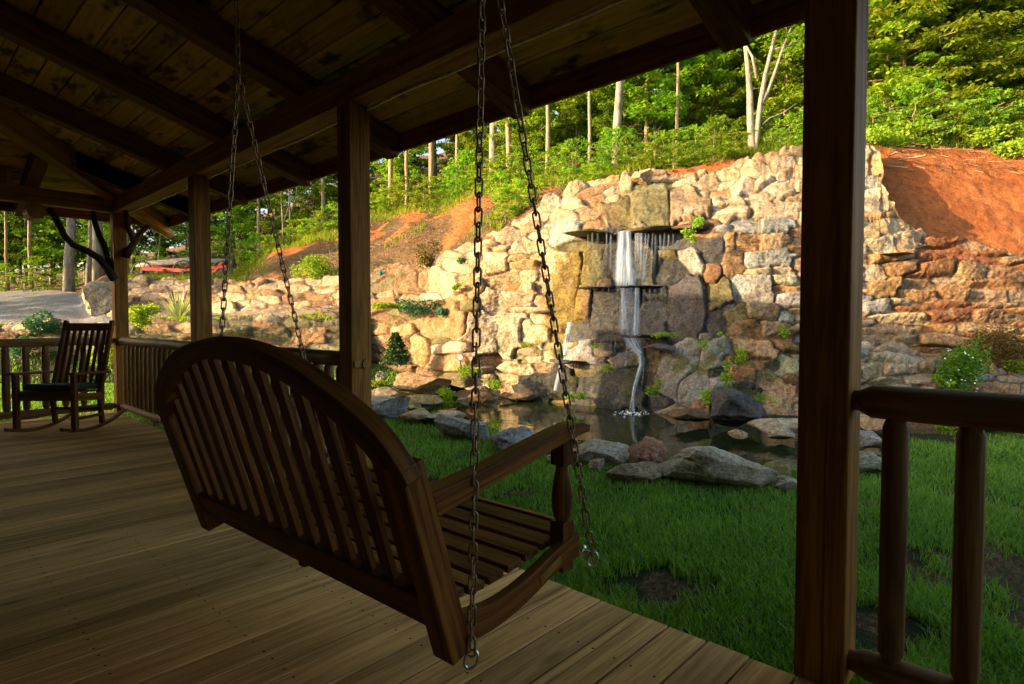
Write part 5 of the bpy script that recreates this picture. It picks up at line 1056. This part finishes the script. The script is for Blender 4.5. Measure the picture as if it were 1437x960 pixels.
tuft('trailing_plant', 648, 370, 12.4, .2, .14, 260, .05, 'bluegreen', 'tiny blue green tuft where the garden wall meets the clay bank', 'plant', 6)
for i, (px, y, D, w, h, lab) in enumerate([(972, 322, 9.75, .30, .28, 'bright green fern hanging from the ledge right of the fall'), (968, 330, 9.7, .2, .2, 'small bright sprig under the fern by the fall'), (935, 472, 9.3, .32, .13, 'moss cushion on the small ledge at the right of the lower cascade'), (985, 486, 9.45, .30, .14, 'bright moss tuft on the slanting grey slab'), (1010, 470, 9.4, .1, .08, 'tiny moss tuft above the slanting slab'), (1040, 505, 9.35, .20, .34, 'hanging green fern on the wall right of the slanting slab'), (1019, 528, 9.25, .16, .28, 'lower hanging fern left of the other one'),
    (992, 560, 8.9, .24, .3, 'green fern beside the dark rounded boulder'), (806, 556, 9.5, .26, .24, 'fern at the water line below the left trickle'), (740, 486, 10.2, .36, .14, 'yellow green moss on a shelf of the sunlit wall'), (835, 487, 9.85, .25, .12, 'moss on the stone left of the cascade'), (850, 520, 9.55, .24, .14, 'moss between the two dark slabs'), (917, 550, 9.1, .22, .3, 'dark green fern right of the lower stream'), (1075, 560, 8.55, .3, .18, 'moss on the pale rocks left of the big post'), (1062, 590, 8.3, .26, .14, 'low moss at the right end of the pond'),
    (665, 520, 10.6, .55, .25, 'bright ivy clump at the back left of the pond'), (700, 545, 10.1, .45, .22, 'bright leafy plant over the back edge of the pond'), (625, 562, 9.4, .4, .22, 'yellow green plant leaning into the pond end'), (535, 540, 10.2, .45, .15, 'pale ground plant around the small white rock'), (640, 405, 12.0, .2, .15, 'small weed in the sunlit wall'), (1100, 470, 9.35, .12, .2, 'thin weed in a joint left of the big post'), (1330, 535, 8.6, .25, .15, 'small weed on the planter wall')]):
    D += foff(px) if 340 < y < 560 or px < 900 else 0
    tuft('fern' if 'fern' in lab else ('moss' if 'moss' in lab else 'wild_plant'), px, y+h*F/D*.3, D, w, h, 420 if w > .3 else 240, .045 if 'moss' not in lab else .025, 'fern' if i % 4 else 'leaf_b', lab, 'plant', 30+i, clumps=4)
rb = tuft('rose_bush', 1352, 552, 8.55, .60, .75, 2600, .048, 'leaf_c', 'green bush with small white flowers growing over the planter wall', 'bush', 8, clumps=16)
b = MB()
for i in range(26):
    p = Vector(atD(1352+random.uniform(-27, 27), random.uniform(484, 560), 8.22+random.uniform(-.05, .1))); b.lathe(p, [(0, .002), (.006, .011), (.010, .012), (.013, .003)], 6, (random.uniform(-1, 0), -.6, .6))
b.build('blossoms', 'petal', rb)
gtuft('shrub', 1385, 7.6, .55, .42, 3200, .05, 'bluegreen', 'low blue green shrub on the lawn edge behind the right balusters', 'shrub', 9, clumps=10)
gtuft('shrub', 1340, 7.7, .40, .3, 1500, .045, 'leaf_b', 'small green shrub left of the blue green one behind the right railing', 'shrub', 10, clumps=6)
tuft('heather', 1405, 505, 8.95, .95, .42, 3600, .04, 'drybush', 'purplish brown heathery plant at the top of the planter wall', 'plant', 11, clumps=14)
tuft('shrub', 1432, 525, 8.8, .3, .3, 700, .06, 'leaf_a', 'bright green plant at the right edge beside the heathery one', 'plant', 12, clumps=4)
for i, px in enumerate((25, 55, 150, 195)): tuft('trailing_plant', px, (500, 470, 505, 452)[i], 12.3, .6, .4, 1300, .06, 'bluegreen' if i < 2 else 'leaf_a', ('blue green plant on the lower wall at the far left of the picture', 'grey green plant behind the left far balusters', 'green plant at the foot of the lower wall behind the rocking chair', 'yellow green plant on the lower wall right of the corner post')[i], 'plant', 13+i, clumps=8)
for i, (px, D) in enumerate(((1388, 13.0), (1405, 12.7), (1290, 13.2), (1240, 12.8), (1420, 13.3))): gtuft('wild_plant', px, D, .8, .6, 1100, .09, 'leaf_a', ('large leafy weed on the clay bank below the stump', 'weed beside the large leafy one on the clay bank', 'leafy weed at the crest of the clay bank', 'small weed on the clay next to the big post', 'weed high on the clay bank at the right edge')[i], 'plant', 40+i, clumps=5)
# fallen branches on the bank
tb = MB(); r = random.Random(5)
def twigs(n, pxr, Dr, ln, rad):
    b = MB()
    for i in range(n):
        px = r.uniform(*pxr); D = r.uniform(*Dr); p = gpt(px, D)+Vector((0, 0, .03)); a = r.uniform(0, 3.14); l = ln*r.uniform(.3, 1.2); d = Vector((math.cos(a), math.sin(a), r.uniform(-.05, .25)))*l
        b.tube([p-d*.5, p+Vector((r.uniform(-.05, .05), r.uniform(-.05, .05), .05)), p+d*.5], [rad, rad*.8, rad*.3], 5)
    return b
o = twigs(60, (1240, 1450), (12.2, 13.3), .5, .009).build('brushwood', 'twig'); kind(o, 'stuff', 'dry roots and twigs strewn over the crest of the right clay bank'); o['category'] = 'twigs'
o = twigs(900, (400, 800), (13.6, 20), .45, .009).build('brushwood', 'twig'); kind(o, 'stuff', 'dead brushwood and straw scattered on the clay bank left of the wall'); o['category'] = 'twigs'
o = twigs(4, (1236, 1262), (12.2, 12.9), .9, .022).build('fallen_branch', 'twig'); kind(o, 'stuff', 'bleached fallen branches where the wall meets the clay bank'); o['category'] = 'branches'

# ------------------------------------------------------------------ old farm wagon
g = gpt(240, 21.0); wg = thing('farm_wagon', 'old red farm wagon frame with spoked wheels carrying weathered logs, behind the upper garden wall', 'wagon', tuple(g))
D = 20.6
def wp(x, y, dd=0): return Vector(atD(x, y-6, D+dd))
for x, y, rr in ((258, 388, .40), (200, 388, .36), (312, 386, .34)):
    for dd in ((0, 1.2) if x != 258 else (0, 1.2)):
        c = wp(x, y, dd); b = MB(); b.tube([c+Vector((rt[0], rt[1], 0))*math.cos(t)*rr+Vector((0, 0, math.sin(t)*rr)) for t in np.linspace(0, 6.283, 26, endpoint=False)], .025, 6, closed=True)
        for t in np.linspace(0, 6.283, 10, endpoint=False): b.tube([c, c+Vector((rt[0], rt[1], 0))*math.cos(t)*rr+Vector((0, 0, math.sin(t)*rr))], .014, 5)
        b.tube([c-Vector((fw[0], fw[1], 0))*.08, c+Vector((fw[0], fw[1], 0))*.08], .05, 8); b.build('wheel', 'iron', wg)
b = MB(); b.beam(wp(198, 383), wp(262, 386), .08, .12); b.beam(wp(204, 376, .2), wp(250, 390, .1), .06, .13); b.beam(wp(262, 385), wp(318, 380), .07, .09); b.beam(wp(300, 388), wp(312, 374), .07, .09); b.beam(wp(300, 382, 1), wp(200, 383, 1), .07, .1); b.beam(wp(230, 386, -.1), wp(230, 386, 1.3), .09, .12); b.build('frame', 'redmetal', wg)
b = MB()
for i in range(6): b.tube([wp(190+i*3, 379-i*.8, .2+i*.16), wp(250, 375-i*.8, .2+i*.16), wp(316+i, 374-i*.6, .2+i*.16)], [.06, .065, .05], 8, jit=.1)
b.build('logs', 'greylog', wg, smooth=True)
# small garden fittings
t = thing('garden_spotlight', 'small round metal garden spotlight on a stake at the back of the pond', 'garden light', tuple(atD(646, 515, 10.8)))
c = Vector(atD(646, 501, 10.8)); fv = Vector((fw[0], fw[1], 0)); b = MB(); b.tube([c+fv*.07, c, c-fv*.05], [.03, .06, .062], 14); b.build('lamp_head', 'iron', t); b = MB(); b.tube([c-fv*.051, c-fv*.055], [.052, .05], 14); b.build('lens', 'petal', t)
b = MB(); b.tube([c, c+Vector((.01, 0, -.25))], .012, 6); b.build('stake', 'iron', t)
t = thing('garden_stake', 'small blue and green glass ornament on a stake by the garden wall', 'ornament', tuple(atD(534, 392, 14.4)))
c = Vector(atD(534, 384, 14.3)); MB().tube([c, c+Vector((0, 0, -.3))], .012, 6).build('stake', 'iron', t); MAT['teal'] = plain('teal_glass', (.0, .22, .30), .15); MB().lathe(c, [(-.07, .01), (-.03, .035), (.04, .045), (.09, .008)], 10).build('ornament', 'teal', t)

# ================================================================== LIGHT, SKY, CAMERA
EL = math.radians(14.0); AZ = math.atan2(-.857, .514)        # azimuth of the sun, clockwise from +Y
w = bpy.data.worlds.new('World'); SC.world = w; w.use_nodes = True; nt = w.node_tree
sk = nt.nodes.new('ShaderNodeTexSky'); sk.sky_type = 'NISHITA'; sk.sun_disc = False; sk.sun_elevation = EL; sk.sun_rotation = AZ; sk.air_density = 1.0; sk.dust_density = 3.5; sk.ozone_density = .25
L(nt, sk.outputs[0], nt.nodes['Background'].inputs[0]); nt.nodes['Background'].inputs[1].default_value = .15
sd_ = bpy.data.lights.new('sun', 'SUN'); sd_.energy = 4.2; sd_.angle = math.radians(.5); sd_.color = (1, .735, .43); so = bpy.data.objects.new('sun', sd_); COL.objects.link(so)
S_ = Vector((math.sin(AZ)*math.cos(EL), math.cos(AZ)*math.cos(EL), math.sin(EL))); so.rotation_euler = S_.to_track_quat('Z', 'Y').to_euler(); so.location = (-5, 5, 12)
cd = bpy.data.cameras.new('camera'); cd.sensor_width = 36; cd.lens = 36*F/1437; cd.clip_end = 2000; cd.clip_start = .02
co = bpy.data.objects.new('camera', cd); COL.objects.link(co); co.location = CAM; co.rotation_euler = Vector(fw).to_track_quat('-Z', 'Y').to_euler(); SC.camera = co
for o in SC.objects:
    if '_o' in o: del o['_o']
SC.view_settings.view_transform = 'Standard'; SC.view_settings.look = 'None'; SC.view_settings.gamma = 1; SC.view_settings.exposure = 1.74; SC.view_settings.use_curve_mapping = False
SC.cycles.max_bounces = 7; SC.cycles.diffuse_bounces = 4; SC.cycles.transparent_max_bounces = 24; SC.cycles.use_adaptive_sampling = True; SC.cycles.adaptive_threshold = .012; SC.cycles.use_denoising = True
SC.cycles.caustics_reflective = False; SC.cycles.caustics_refractive = False; SC.cycles.sample_clamp_indirect = 4
